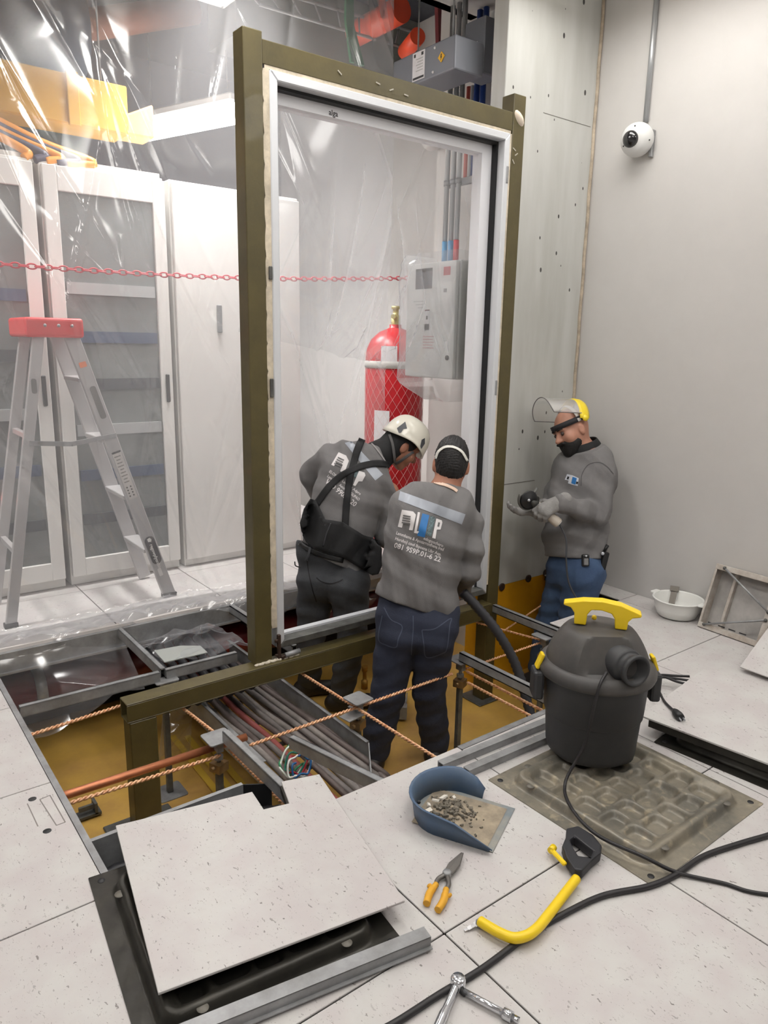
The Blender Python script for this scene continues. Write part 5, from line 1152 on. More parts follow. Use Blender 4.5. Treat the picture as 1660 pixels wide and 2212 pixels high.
SKIN = M('skin', (176, 122, 98), .5, 0, .1, 120, .08, 14); HAIR = M('dark_hair', (24, 21, 21), .55, 0, .6, 220, .2, 60, stretch=(1, 1, .25))
SHIRT = M('grey_shirt_fabric', (120, 118, 118), .85, 0, .25, 260, .08, 5); STRIP = M('reflective_tape', (158, 163, 172), .4, .1); PRW = M('print_pale', (222, 218, 218), .6); PRB = M('print_blue', (40, 112, 176), .55); PRT = M('print_teal_grey', (120, 142, 146), .6, 0, 0, 60, .5, 160)
JEAN = M('dark_navy_denim', (38, 43, 60), .85, 0, .3, 240, .15, 7, col2=(48, 53, 70)); JEANB = M('blue_denim', (52, 72, 104), .85, 0, .3, 240, .15, 7, col2=(66, 88, 120)); CHAR = M('charcoal_trousers', (68, 70, 74), .85, 0, .3, 240, .12, 7); BLKF = M('black_fabric', (22, 22, 24), .75, 0, .15, 150); BOOT = M('dark_boot_leather', (38, 32, 28), .5, 0, .2, 50); STITCH = M('denim_stitch', (74, 80, 98), .8); LEATH = M('black_belt', (18, 18, 20), .4)
def folds(amp, dirs):
    def f(X, Y, Z):
        r = 0
        for (dx, dy, dz, fr, ph) in dirs:
            u = X*dx+Y*dy+Z*dz; w_ = np.sin(u*fr+ph+1.3*np.sin(Z*9+ph)+.9*np.sin((X-Y)*7+ph*2)); r = r+np.abs(w_)**1.5*np.sign(w_)*(.5+.5*np.sin(Z*5.3+X*4.1+ph*1.7))
        return r*amp/len(dirs)
    return f
def head(S, c, up, fw, face=True, neck=None, nr=.056, sc=1.0):
    c = V3(c); up = unit(up); fw = unit(fw-up*np.dot(fw, up)); sd = np.cross(fw, up); g = lambda f, u, s=0: c+(fw*f+up*u+sd*s)*sc; A = (sd, fw, up)
    S.ell(g(-.008, .022), A, np.array((.075, .096, .100))*sc, .02); S.ell(g(.030, -.045), A, np.array((.056, .062, .062))*sc, .035); S.ell(g(.062, -.098), A, np.array((.026, .026, .022))*sc, .03)
    if face:
        S.cone(g(.088, .012), g(.112, -.028), .008*sc, .0135*sc, .012); S.cone(g(.102, -.030, .010), g(.102, -.030, -.010), .0085*sc, None, .010)
        S.cone(g(.080, .026, .04), g(.080, .026, -.04), .012*sc, None, .02); S.cone(g(.086, -.058, .016), g(.086, -.058, -.016), .0075*sc, None, .008); S.cone(g(.084, -.070, .014), g(.084, -.070, -.014), .0085*sc, None, .010)
        for s_ in (-1, 1): S.ell(g(.094, .004, .033*s_), A, (.017, .012, .011), .008, 's'); S.ell(g(.06, -.03, .045*s_), A, (.024, .026, .026), .03)
    for s_ in (-1, 1): S.ell(g(-.008, -.012, .077*s_), A, np.array((.010, .020, .032))*sc, .008); S.ell(g(.002, -.008, .088*s_), A, (.006, .010, .016), .006, 's')
    if neck is not None: S.cone(neck, g(-.014, -.05), nr+.004, nr, .03)
    return g, A
def finger_hand(S, w, d, n, side, curl=(.5, .6, .5), spread=.06, r=.0085, L=1.0, thumb=(.5, .4)):
    """wrist w, direction d, palm normal n (out of the palm), side = +1/-1 thumb side; five jointed fingers"""
    w = V3(w); d = unit(d); n = unit(n-d*np.dot(n, d)); s = np.cross(d, n)*side
    S.cone(w, w+d*.03, .027, .030, .015, (n, 1.5)); S.cone(w+d*.03+s*.018, w+d*.085+s*.024, .020, .019, .018, (n, 1.35)); S.cone(w+d*.03-s*.016, w+d*.080-s*.026, .020, .018, .018, (n, 1.35)); S.cone(w+d*.03, w+d*.088, .021, .020, .018, (n, 1.35))
    for k, (off, ln) in enumerate(((.031, .92), (.0105, 1.0), (-.0105, .94), (-.030, .76))):
        p = w+d*(.088-.004*k*k*.5)+s*off; dd = unit(d+s*(1.5-k)*spread); a = 0
        for j, sl in enumerate((.042, .026, .021)):
            a += curl[j]; v = dd*math.cos(a)+n*math.sin(a); q = p+v*sl*ln*L; S.cone(p, q, r*(1-.07*j), r*(.95-.09*j), .005); p = q
    p = w+d*.028+s*.028; a = .0
    v0 = unit(d*.55+s*.75+n*thumb[0])
    for j, sl in enumerate((.038, .030, .024)):
        v = unit(v0+n*thumb[1]*j*.9-s*.35*j); q = p+v*sl; S.cone(p, q, .0115-.001*j, .0105-.0015*j, .007); p = q
def person(name, label, base): return thing(name, label, 'person', base)
def torso_levels(S, levels, fwv, grow=0.0, k=.05):
    """levels: (centre, half width, depth radius, right vector); filled in between"""
    for i in range(len(levels)-1):
        for t in (0, .34, .67) if i < len(levels)-2 else (0, .34, .67, 1):
            c = levels[i][0]*(1-t)+levels[i+1][0]*t; w = levels[i][1]*(1-t)+levels[i+1][1]*t+grow; r = levels[i][2]*(1-t)+levels[i+1][2]*t+grow; R = unit(levels[i][3]*(1-t)+levels[i+1][3]*t)
            h = max(.001, w-r); S.cone(c-R*h, c+R*h, r, None, k)
CRn, CDn, CFn = CR, CD, CF
def D(x, y, d): return V3(dep(x, y, d))

# ---------------------------------------------------------------- foreground worker, back to the camera
d0 = 3.37
p2 = person('person', 'worker in grey shirt and dark jeans with back turned, holding the hose', (1.6, 1.37, -.6))
ankL, ankR = np.array((1.455, 1.415, -.50)), np.array((1.735, 1.30, -.50))
hipL, hipR = D(862, 1352, d0), D(940, 1354, d0-.02); kneL = D(838, 1500, (depth_of(ankL)+d0)/2-.03); kneR = D(927, 1490, (depth_of(ankR)+d0)/2-.03)
R2 = unit(CRn*.97+CDn*.16)
lev = [(D(901, 1345, d0), .178, .115, CRn), (D(903, 1290, d0), .168, .110, CRn), (D(908, 1235, d0-.01), .163, .108, unit(CRn+CDn*.08)), (D(920, 1165, d0-.02), .172, .112, R2), (D(935, 1115, d0-.01), .178, .105, R2), (D(948, 1085, d0+.01), .150, .085, R2)]
shL, shR = D(872, 1098, d0+.01), D(1012, 1130, d0+.01); elL, elR = D(868, 1215, d0+.12), D(1013, 1232, d0+.02); wrL, wrR = D(935, 1262, d0+.27), D(1003, 1272, d0+.22)
neck = D(960, 1062, d0+.01); hc = D(975, 1003, d0+.03); hup = unit(-CDn*.97+CRn*.10+CFn*.12); hfw = unit(CFn*.9+CRn*.02+CDn*.25)
B = SDF(.006); torso_levels(B, lev, CFn, -.026); B.cone(shL, shR, .052, None, .04); B.chain([shL, elL, wrL], [.05, .04, .028]); B.chain([shR, elR, wrR], [.05, .04, .028])
B.chain([hipL, kneL, ankL], [.078, .052, .038], .03); B.chain([hipR, kneR, ankR], [.078, .052, .038], .03); g, A = head(B, hc, hup, hfw, True, neck); B.cone(lev[-1][0], neck, .08, .062, .04)
finger_hand(B, wrR, unit(np.array(CFn)*.6+CDn*.5-CRn*.5), unit(-CRn-CDn*.2), 1, (.6, .8, .6)); finger_hand(B, wrL, unit(CFn*.5+CRn*.8), unit(CDn), -1, (.5, .6, .5))
mesh_obj('body', *B.mesh(), SKIN, p2, 1)
S = SDF(.006); torso_levels(S, lev[1:], CFn, .0); S.cone(lev[-1][0], neck+hup*.02, .085, .066, .05); S.cone(shL, lev[-1][0], .062, .08, .05); S.cone(shR, lev[-1][0], .062, .08, .05)
S.chain([shL, elL, wrL], [.066, .058, .042], .018); S.chain([shR, D(1014, 1185, d0-.005), elR, wrR], [.064, .059, .056, .042], .016)
S.cone(D(868, 1290, d0), D(940, 1306, d0), .116, .112, .03); S.cut(D(905, 1313, d0), unit(CDn*.95+CRn*-.32)); S.cut(neck+hup*.026, hup)
S.fold = folds(.021, [(.79, -.61, .35, 62, .3), (.7, -.5, -.5, 44, 1.7), (.5, -.3, .9, 40, 2.6)])
sh2 = mesh_obj('shirt', *S.mesh(), SHIRT, p2, 1)
T_ = SDF(.007); T_.cone(D(866, 1312, d0), D(942, 1318, d0), .108, None, .03); T_.cone(hipL, hipR, .104, None, .05); T_.chain([hipL, (hipL+kneL)/2, kneL, (kneL*.45+ankL*.55), ankL], [.100, .090, .078, .073, .070], .022); T_.chain([hipR, (hipR+kneR)/2, kneR, (kneR*.45+ankR*.55), ankR], [.098, .088, .076, .071, .070], .022)
for s_, a_ in ((-1, D(868, 1378, d0-.055)), (1, D(938, 1380, d0-.055))): T_.ell(a_, (CRn, CDn, CFn), (.074, .085, .07), .05)
T_.cut(ankL*.9+ankR*.1-np.array((0, 0, .075)), (0, 0, -1)); T_.fold = folds(.006, [(.5, .2, 1, 60, .5), (-.4, .3, 1, 75, 2.1)])
tr2 = mesh_obj('trousers', *T_.mesh(), JEAN, p2, 1)
for an, kd in ((ankL, 1), (ankR, 1)):
    b = SDF(.006); fd = unit(np.array((FWD.x, FWD.y, 0))+np.array((RGT.x, RGT.y, 0))*(.15)); gz = np.array((an[0], an[1], -.6)); b.cone(an, gz+np.array((0, 0, .05))-fd*.02, .05, .045, .03); b.cone(gz+np.array((0, 0, .045))-fd*.05, gz+np.array((0, 0, .04))+fd*.15, .045, .040, .03); b.cut(gz+np.array((0, 0, .002)), (0, 0, -1)); mesh_obj('boot', *b.mesh(), BOOT, p2, 1)
H = SDF(.0035); H.ell(g(-.012, .028), A, (.079, .100, .106), .02); H.ell(g(-.030, -.030), A, (.060, .068, .058), .03); H.cone(g(.05, .11, -.03), g(.07, .12, .045), .022, .018, .02); H.ell(g(.11, -.04), A, (.12, .075, .10), .01, 's')
for s_ in (-1, 1): H.ell(g(.0, -.02, .082*s_), A, (.018, .030, .036), .008, 's')
H.fold = lambda X, Y, Z: .0020*np.sin(X*330+Z*160+2*np.sin(Y*90))*np.sin(Y*300+Z*290+2*np.sin(X*110))
mesh_obj('hair', *H.mesh(), HAIR, p2)
bv = bvh_of(sh2, bpy.data.objects['hair'], bpy.data.objects['body'], tr2); bt = bvh_of(tr2)
ribbon('mask_strap', [(942, 991), (948, 976), (962, 966), (980, 966), (998, 976), (1010, 996)], 5, M('strap_white', (224, 222, 214), .6), p2, bv, .004, .0015)
ribbon('neck_band', [(938, 1041), (950, 1045), (965, 1049), (980, 1056), (988, 1062)], 6, M('beige_band', (224, 196, 176), .6, 0, .8, 120), p2, bv, .004, .003)
patch('reflective_strip', [(865, 1061), (1006, 1111), (998, 1133), (861, 1080)], STRIP, p2, bv, .002)
patch('logo_mark', [(869, 1101), (893, 1105), (899, 1112), (892, 1146), (884, 1145), (887, 1131), (872, 1128), (869, 1140), (860, 1138)], PRW, p2, bv, .0022, step=3)
for k in range(4): patch('logo_bar', [(872+1.0*(-k), 1112+5*k), (888-.5*k, 1115+5*k), (887-.5*k, 1118+5*k), (871-1.0*k, 1115+5*k)], SHIRT, p2, bv, .0040, step=4)
patch('logo_letter', [(903, 1106), (908, 1107), (901, 1147), (906, 1148), (905, 1153), (895, 1151)], PRW, p2, bv, .0022, step=3)
patch('logo_blue', [(913, 1109), (928, 1113), (918, 1161), (902, 1157)], PRB, p2, bv, .0022); patch('logo_pattern', [(930, 1114), (941, 1118), (932, 1159), (921, 1156)], PRT, p2, bv, .0022)
patch('logo_letter', [(943, 1120), (955, 1124), (956, 1129), (952, 1144), (944, 1144), (941, 1164), (934, 1162)], PRW, p2, bv, .0022, step=3); patch('logo_counter', [(947, 1128), (951, 1129), (949, 1138), (945, 1137)], SHIRT, p2, bv, .0040, step=2)
print_text('edogoochero', (915, 1165), (957, 1182), 6.5, PRW, p2, bv, bold=.012); print_text('Lammbama & Aposarronfhena Ired', (856, 1154), (958, 1190), 7, PRW, p2, bv, bold=.012); print_text('Horsho) cool Ibpoena Ubr Aep.', (854, 1166), (953, 1201), 7, PRW, p2, bv, bold=.012); print_text('081 9S9P.01-6 22', (851, 1182), (951, 1214), 11, PRW, p2, bv, bold=.02)
for pts in (([(830, 1312), (845, 1338), (869, 1353), (861, 1380), (856, 1398), (836, 1394), (818, 1380), (826, 1330)]), ([(912, 1361), (940, 1358), (974, 1336), (972, 1352), (966, 1400), (955, 1412), (922, 1420), (916, 1390), (912, 1361)])): ribbon('pocket_seam', pts, 2.2, STITCH, p2, bt, .0015)
ribbon('centre_seam', [(893, 1330), (893, 1360), (890, 1395), (889, 1415)], 2, STITCH, p2, bt, .0015)

# ---------------------------------------------------------------- helmeted worker behind the frame
d1 = 3.92
p1 = person('person', 'worker in white helmet bending over behind the door frame', (1.62, 2.1, -.6))
ankL, ankR = np.array((1.60, 2.235, -.50)), np.array((1.64, 2.00, -.50)); ankR = np.array((1.655, 1.99, -.50))
hipL, hipR = D(686, 1248, d1+.03), D(755, 1258, d1-.03); kneL = D(672, 1372, (depth_of(ankL)+d1)/2-.03); kneR = D(762, 1380, (depth_of(ankR)+d1)/2-.05)
Rw = unit(CRn*.90+CDn*.38-CFn*.10); Rh = unit(CRn*.97+CDn*.22-CFn*.12)
lev = [(D(716, 1240, d1), .175, .120, Rh), (D(722, 1190, d1), .165, .115, Rh), (D(734, 1140, d1+.0), .168, .115, Rw), (D(752, 1080, d1+.02), .182, .118, Rw), (D(770, 1030, d1+.04), .188, .108, Rw), (D(790, 1000, d1+.06), .15, .085, Rw)]
shL, shR = D(712, 988, d1+.07), D(842, 1062, d1+.03); elL, elR = D(674, 1026, d1+.16), D(836, 1160, d1+.06); wrL, wrR = D(705, 1105, d1+.36), D(850, 1160, d1+.30)
neck = D(818, 985, d1+.09); hc = D(868, 962, d1+.12); hup = unit(CRn*.58-CDn*.80+CFn*.05); hfw = unit(CRn*.72+CDn*.58+CFn*.38)
B = SDF(.006); torso_levels(B, lev, CFn, -.03); B.cone(shL, shR, .038, None, .04); B.chain([shL, elL, wrL], [.045, .04, .028]); B.chain([shR, elR, wrR], [.05, .04, .028])
B.chain([hipL, kneL, ankL], [.078, .052, .038], .03); B.chain([hipR, kneR, ankR], [.078, .052, .038], .03); g, A = head(B, hc, hup, hfw, True, neck); B.cone(lev[-1][0], neck, .08, .062, .04)
finger_hand(B, wrR, unit(CFn*.5+CDn*.7+CRn*.3), unit(-CRn), 1, (.5, .7, .5)); finger_hand(B, wrL, unit(CFn*.3+CDn*.3+CRn*.9), unit(CDn), -1, (.5, .6, .5))
mesh_obj('body', *B.mesh(), SKIN, p1, 1); body1 = p1.children[-1]
S = SDF(.006); torso_levels(S, lev, CFn, .0); S.cone(lev[-1][0], neck+(lev[-1][0]-neck)*.35, .088, .066, .05); S.cone(shL, lev[-1][0], .064, .08, .05); S.cone(shR, lev[-1][0], .064, .08, .05)
S.chain([shL, elL, wrL], [.072, .064, .045], .035); S.chain([shR, (shR+elR)/2, elR, wrR], [.072, .066, .060, .045], .018); S.cut(D(702, 1204, d1), unit(CDn*.92-CRn*.38)); S.cut(neck+unit(CRn)*.02, hup*.6+unit(CRn))
S.fold = folds(.020, [(.79, -.61, .35, 60, .9), (.8, -.6, -.5, 46, .2), (.5, .2, .9, 40, 1.6)])
sh1 = mesh_obj('shirt', *S.mesh(), SHIRT, p1, 1)
T_ = SDF(.007); T_.cone(D(688, 1186, d1), D(748, 1206, d1), .122, None, .03); T_.cone(hipL, hipR, .108, None, .05); T_.chain([hipL, (hipL+kneL)/2, kneL, (kneL*.45+ankL*.55), ankL], [.105, .092, .076, .070, .066], .022); T_.chain([hipR, (hipR+kneR)/2, kneR, (kneR*.45+ankR*.55), ankR], [.105, .094, .076, .070, .066], .022)
for a_ in (D(685, 1258, d1-.03), D(748, 1270, d1-.07)): T_.ell(a_, (CRn, CDn, CFn), (.082, .09, .085), .05)
T_.cut(np.array((0, 0, -.565)), (0, 0, -1)); T_.cut(D(700, 1188, d1), unit(-CDn*.93+CRn*.36)); T_.fold = folds(.007, [(.5, .2, 1, 60, .5), (-.4, .3, 1, 75, 2.1)])
tr1 = mesh_obj('trousers', *T_.mesh(), CHAR, p1, 1)
for an in (ankL, ankR):
    b = SDF(.006); fd = unit(np.array((RGT.x, RGT.y, 0))*.9+np.array((FWD.x, FWD.y, 0))*.2); gz = np.array((an[0], an[1], -.6)); b.cone(an, gz+np.array((0, 0, .05))-fd*.02, .05, .045, .03); b.cone(gz+np.array((0, 0, .045))-fd*.05, gz+np.array((0, 0, .04))+fd*.15, .045, .040, .03); b.cut(gz+np.array((0, 0, .002)), (0, 0, -1)); mesh_obj('boot', *b.mesh(), BOOT, p1, 1)
H = SDF(.004); H.ell(g(-.012, .020), A, (.081, .100, .100), .02); H.ell(g(-.040, -.035), A, (.070, .075, .070), .03); H.cone(g(-.05, -.07), V3(neck), .066, .080, .03); H.cone(V3(neck), V3(neck)-unit(CRn)*.05+CDn*.015, .080, .070, .03); H.ell(g(.12, -.03), A, (.12, .085, .10), .01, 's')
for s_ in (-1, 1): H.ell(g(.0, -.018, .084*s_), A, (.02, .028, .034), .008, 's')
mesh_obj('black_hood', *H.mesh(), BLKF, p1)
# helmet shell, turned about the head's up axis
hm = MB(); upv, fwv, sdv = Vector(A[2]), Vector(A[1]), Vector(A[0]); co = Vector(g(.0, .038)); nA, nB = 48, 16; P2 = []
for i in range(nA+1):
    a = 2*math.pi*i/nA; row = []
    fy, fx = math.cos(a), math.sin(a); low = -.012+.010*math.cos(2*a)-(.030 if fy > .2 else 0)*max(0, fy)**2-.030*max(0, -fy)**1.5+.018*abs(fx)**3
    for j in range(nB+1):
        t = j/nB; ph = t*math.pi/2; r = math.cos(ph)**.72; z = .128*math.sin(ph)
        if j == 0: z = low
        elif j == 1: z = low*.45+.128*math.sin(ph)*.55
        flare = 1.06 if j == 0 else 1.02 if j == 1 else 1.0
        row.append(co+fwv*(.130*r*fy*flare)+sdv*(.108*r*fx*flare)+upv*z)
    P2.append(row)
HW = M('helmet_white', (232, 228, 214), .32, coat=.4)
hel = MB().grid(P2).build('helmet', HW, p1, solid=.004); VN = M('vent_grey', (82, 84, 88), .5)
bh = bvh_of(hel)
patch('helmet_vent', [(858, 925), (876, 911), (878, 924), (873, 927), (868, 935), (862, 936)], VN, hel, bh, .004, fb=d1-.05, step=4) if False else patch('helmet_vent', [(858, 925), (876, 911), (880, 926), (872, 927), (867, 935), (862, 936)], VN, p1, bh, .004, fb=d1-.0, step=4)
patch('helmet_vent', [(911, 950), (918, 946), (918, 958), (910, 970), (908, 964)], VN, p1, bh, .004, fb=d1, step=4)
bs = bvh_of(sh1, body1, bpy.data.objects['black_hood'], tr1); STR = M('chin_strap_grey', (96, 94, 94), .7)
ribbon('chin_strap', [(842, 938), (848, 958), (851, 978), (853, 1000)], 6, STR, p1, bs, .006, .002, d1); ribbon('chin_strap', [(893, 976), (880, 985), (866, 995), (854, 1002)], 6, STR, p1, bs, .006, .002, d1)
ribbon('hood_cord', [(803, 958), (815, 972), (828, 990), (840, 1008)], 3, M('cord_grey_light', (150, 146, 146), .7), p1, bs, .005, .002, d1)
patch('reflective_strip', [(745, 957), (760, 953), (828, 1025), (811, 1038)], STRIP, p1, bs, .002, fb=d1)
patch('logo_mark', [(732, 977), (748, 984), (754, 996), (744, 1022), (735, 1018), (741, 1004), (727, 999), (722, 1007), (716, 1004)], PRW, p1, bs, .0022, fb=d1, step=3)
for k in range(4): patch('logo_bar', [(731-2.6*k, 987+4.2*k), (744-2.2*k, 993+4.6*k), (743-2.2*k, 996+4.6*k), (730-2.6*k, 990+4.2*k)], SHIRT, p1, bs, .0040, fb=d1, step=4)
patch('logo_letter', [(776, 1017), (788, 1021), (790, 1027), (783, 1040), (775, 1040), (768, 1050), (763, 1048)], PRW, p1, bs, .0022, fb=d1, step=3); patch('logo_pattern', [(764, 1014), (775, 1017), (770, 1032), (760, 1028)], PRT, p1, bs, .0022, fb=d1)
print_text('ELONDO Loquena Adpro', (711, 1020), (778, 1070), 6, PRW, p1, bs, bold=.012, fb=d1); print_text('Lamparas   Aecobra AGUPAO', (707, 1030), (775, 1082), 6, PRW, p1, bs, bold=.012, fb=d1); print_text('WD 9903 - 20', (702, 1042), (766, 1095), 11, PRW, p1, bs, bold=.02, fb=d1)
ribbon('suspender', [(783, 948), (772, 975), (763, 1005), (756, 1035), (750, 1080), (746, 1140)], 15, BLKF, p1, bs, .007, .003, d1); ribbon('suspender', [(842, 1004), (815, 1001), (785, 1006), (762, 1015), (735, 1030), (710, 1054), (684, 1090)], 14, BLKF, p1, bs, .008, .003, d1)
patch('back_support', [(672, 1078), (684, 1082), (703, 1122), (742, 1128), (783, 1155), (820, 1168), (825, 1186), (826, 1222), (818, 1240), (805, 1243), (770, 1222), (739, 1203), (700, 1192), (668, 1180), (653, 1148), (648, 1130), (658, 1100)], BLKF, p1, bs, .012, .008, d1-.16, 8)
ribbon('support_seam', [(716, 1130), (706, 1155), (698, 1180)], 2.5, M('seam_grey', (52, 52, 56), .7), p1, bs, .020, .001, d1-.17)
ribbon('belt', [(648, 1172), (670, 1188), (700, 1200), (742, 1211)], 11, LEATH, p1, bvh_of(tr1, sh1), .006, .003, d1); ribbon('belt_loop', [(672, 1180), (668, 1196), (663, 1210)], 5, CHAR, p1, bvh_of(tr1, sh1), .010, .003, d1)
ribbon('pocket_seam', [(684, 1248), (694, 1256), (712, 1261), (728, 1258), (741, 1252)], 2.5, BLKF, p1, bvh_of(tr1), .002, 0, d1); ribbon('side_seam', [(664, 1212), (668, 1240), (676, 1275), (684, 1300)], 2, BLKF, p1, bvh_of(tr1), .002, 0, d1)
ribbon('pocket_seam', [(637, 1213), (639, 1222), (650, 1226)], 2.5, BLKF, p1, bvh_of(tr1), .002, 0, d1)

# ---------------------------------------------------------------- worker with the face shield
d3 = 4.10
p3 = person('person', 'bearded worker in raised face shield and blue jeans holding a grinder', (2.78, 1.45, -.6))
tf = unit(-CRn*.80-CFn*.58); tr_ = np.cross(tf, -CDn)*1.0   # chest direction, his right
tr_ = unit(tr_); Rt = tr_
lev = [(D(1243, 1222, d3), .155, .115, Rt), (D(1245, 1175, d3), .160, .125, Rt), (D(1245, 1125, d3), .162, .130, Rt), (D(1257, 1065, d3), .170, .128, Rt), (D(1264, 1020, d3), .172, .112, Rt), (D(1264, 988, d3), .135, .082, Rt)]
shL, shR = D(1300, 1022, d3-.10), D(1222, 1020, d3+.14); elL, elR = D(1294, 1112, d3-.16), D(1190, 1100, d3+.14); wrL, wrR = D(1208, 1086, d3-.26), D(1150, 1098, d3-.02)
neck = D(1262, 978, d3); hc = D(1236, 930, d3-.02); hup = unit(-CDn*.90-CRn*.38-CFn*.0); hfw = unit(-CRn*.84+CDn*.36-CFn*.34)
hipL, hipR = D(1262, 1240, d3-.09), D(1226, 1240, d3+.07); kneL = np.array((2.80, 1.40, -.13)); kneR = np.array((2.80, 1.57, -.13)); ankL, ankR = np.array((2.82, 1.38, -.50)), np.array((2.82, 1.58, -.50))
kneL = hipL*.5+ankL*.5+tf*.02; kneR = hipR*.5+ankR*.5+tf*.02
B = SDF(.005); torso_levels(B, lev, tf, -.03); B.cone(shL, shR, .050, None, .04); B.chain([shL, elL, wrL], [.05, .04, .030]); B.chain([shR, elR, wrR], [.05, .04, .030])
B.chain([hipL, kneL, ankL], [.078, .052, .038], .03); B.chain([hipR, kneR, ankR], [.078, .052, .038], .03); g, A = head(B, hc, hup, hfw, True, neck, .058, 1.02); B.cone(lev[-1][0], neck, .08, .064, .04)
mesh_obj('body', *B.mesh(), M('skin_fair', (186, 134, 112), .5, 0, .1, 120, .08, 14), p3, 1); body3 = p3.children[-1]
for s_ in (-1, 1): MB().ball(g(.086, .004, .032*s_), .011, 10).build('eye', M('eye_dark', (70, 58, 54), .3), p3)
for s_ in (-1, 1): MB().tube(spline([g(.099, .024, .016*s_), g(.098, .030, .032*s_), g(.086, .026, .050*s_)], 5), [.003]*3+[.0045]*5+[.002]*3, 6).build('eyebrow', HAIR, p3)
n3 = unit(-CDn+tf*.42); S = SDF(.006); torso_levels(S, lev, tf, .0); S.ell(D(1225, 1140, d3-.03), (tf, Rt, hup), (.10, .13, .12), .06); S.cone(lev[-1][0], V3(neck)+n3*.01, .085, .074, .05); S.cone(shL, lev[-1][0], .066, .08, .05); S.cone(shR, lev[-1][0], .066, .08, .05)
S.chain([shL, (shL+elL)/2, elL, (elL+wrL)/2, wrL], [.074, .070, .062, .054, .043], .018); S.chain([shR, elR, wrR], [.074, .062, .045], .02); S.cut(D(1245, 1203, d3), unit(CDn*.99-CRn*.03)); S.cut(V3(neck)+n3*.026, n3)
S.fold = folds(.019, [(.6, -.4, .8, 50, 2.9), (.7, -.5, -.4, 60, .2), (.3, .2, 1, 55, 1.1)])
sh3 = mesh_obj('shirt', *S.mesh(), SHIRT, p3, 1)
cf = frame3(Vector(n3), Vector(tf)); MB().lathe([(.096, -.034), (.099, -.014), (.094, .012), (.084, .038), (.080, .043), (.076, .036), (.080, .0), (.08, -.034)], Vector(neck)-Vector(tf)*.010+Vector(n3)*.024, 36, cf).build('collar', BLKF, p3)
pp_ = Vector(neck)+Vector(tf)*.072-Vector(n3)*.03
for s_ in (-1, 1): MB().prism([(0, 0), (.05*s_, .028), (.012*s_, -.045)][::s_], -.003, .003, frame3(Vector(tf)*.9+Vector(n3)*.3, Vector(Rt)), pp_).build('collar_point', BLKF, p3)
T_ = SDF(.007); T_.cone(lev[0][0]-Rt*.04, lev[0][0]+Rt*.04, .120, None, .03); T_.cone(lev[1][0]-Rt*.035+CDn*.03, lev[1][0]+Rt*.035+CDn*.03, .120, None, .03); T_.cone(hipL, hipR, .110, None, .05); T_.chain([hipL, kneL, ankL], [.108, .086, .072], .022); T_.chain([hipR, kneR, ankR], [.106, .084, .072], .022); T_.ell(V3(lev[0][0])-tf*.07+CDn*.05, (tf, Rt, hup), (.085, .12, .10), .05); T_.cut(np.array((0, 0, -.56)), (0, 0, -1)); T_.cut(D(1245, 1180, d3), unit(-CDn))
T_.fold = folds(.007, [(.5, .2, 1, 60, .5), (-.4, .3, 1, 75, 2.1)]); tr3 = mesh_obj('jeans', *T_.mesh(), JEANB, p3, 1)
for an in (ankL, ankR):
    b = SDF(.006); fd = unit(np.array((tf[0], tf[1], 0))); gz = np.array((an[0], an[1], -.6)); b.cone(an, gz+np.array((0, 0, .05))-fd*.02, .05, .045, .03); b.cone(gz+np.array((0, 0, .045))-fd*.05, gz+np.array((0, 0, .04))+fd*.15, .045, .040, .03); b.cut(gz+np.array((0, 0, .002)), (0, 0, -1)); mesh_obj('boot', *b.mesh(), BOOT, p3, 1)
H = SDF(.004); H.ell(g(.034, -.058), A, (.066, .070, .062), .02); H.ell(g(.062, -.104), A, (.036, .036, .030), .03); H.ell(g(.03, .045), A, (.12, .14, .072), .01, 's'); H.ell(g(.105, -.020), A, (.030, .035, .034), .008, 's'); H.ell(g(.114, -.063), A, (.022, .020, .007), .006, 's'); H.ell(g(-.085, -.06), A, (.10, .075, .10), .01, 's')
H.cone(g(.103, -.046, .024), g(.103, -.046, -.024), .008, None, .006); H.fold = lambda X, Y, Z: .0016*np.sin(X*400)*np.sin(Y*380)*np.sin(Z*420)
mesh_obj('beard', *H.mesh(), HAIR, p3)
# face shield: headband, crown strap, yellow brow guard, clear visor with a grey edge, pushed up
def hcirc(f, u, rs, rf, a0, a1, n): return [Vector(g(f+rf*math.cos(a), u, rs*math.sin(a))) for a in np.linspace(a0, a1, n)]
def band(pts, w, up, mat, name, par, th=.003):
    return MB().grid([[p-Vector(up)*w/2, p+Vector(up)*w/2] for p in pts]).build(name, mat, par, solid=th)
band(hcirc(-.006, .044, .085, .110, 0, 2*math.pi, 40), .030, A[2], M('headband_black', (34, 32, 36), .7), 'headband', p3, .006)
band([Vector(g(-.008+.09*math.sin(a)*0, .03+.108*math.cos(a), .088*math.sin(a))) for a in np.linspace(-math.pi/2, math.pi/2, 24)], .022, A[1], M('headgear_grey', (198, 192, 186), .5), 'crown_strap', p3, .002)
rv = unit(np.array(A[1])*-.35+np.array(A[2])*.94)     # the raised visor points up from the brow guard
vf = unit(np.array(A[1])*.97+np.array(A[2])*.38)
SY = M('shield_yellow', (242, 214, 40), .35, coat=.3)
def arc_pt(a, d, rs=.098, rf=.105, o=-.045, ou=.050): return Vector(V3(g(o, ou))+rv*(rf*math.cos(a))+np.array(A[0])*(rs*math.sin(a))+vf*d)
gd = []
for a in np.linspace(-1.75, 1.75, 30): gd.append([arc_pt(a, -.030, .094, .100)+Vector(rv)*.004, arc_pt(a, -.012, .102, .112), arc_pt(a, .018, .103, .114), arc_pt(a, .032, .100, .108)])
MB().grid(gd).build('brow_guard', SY, p3, solid=.004)
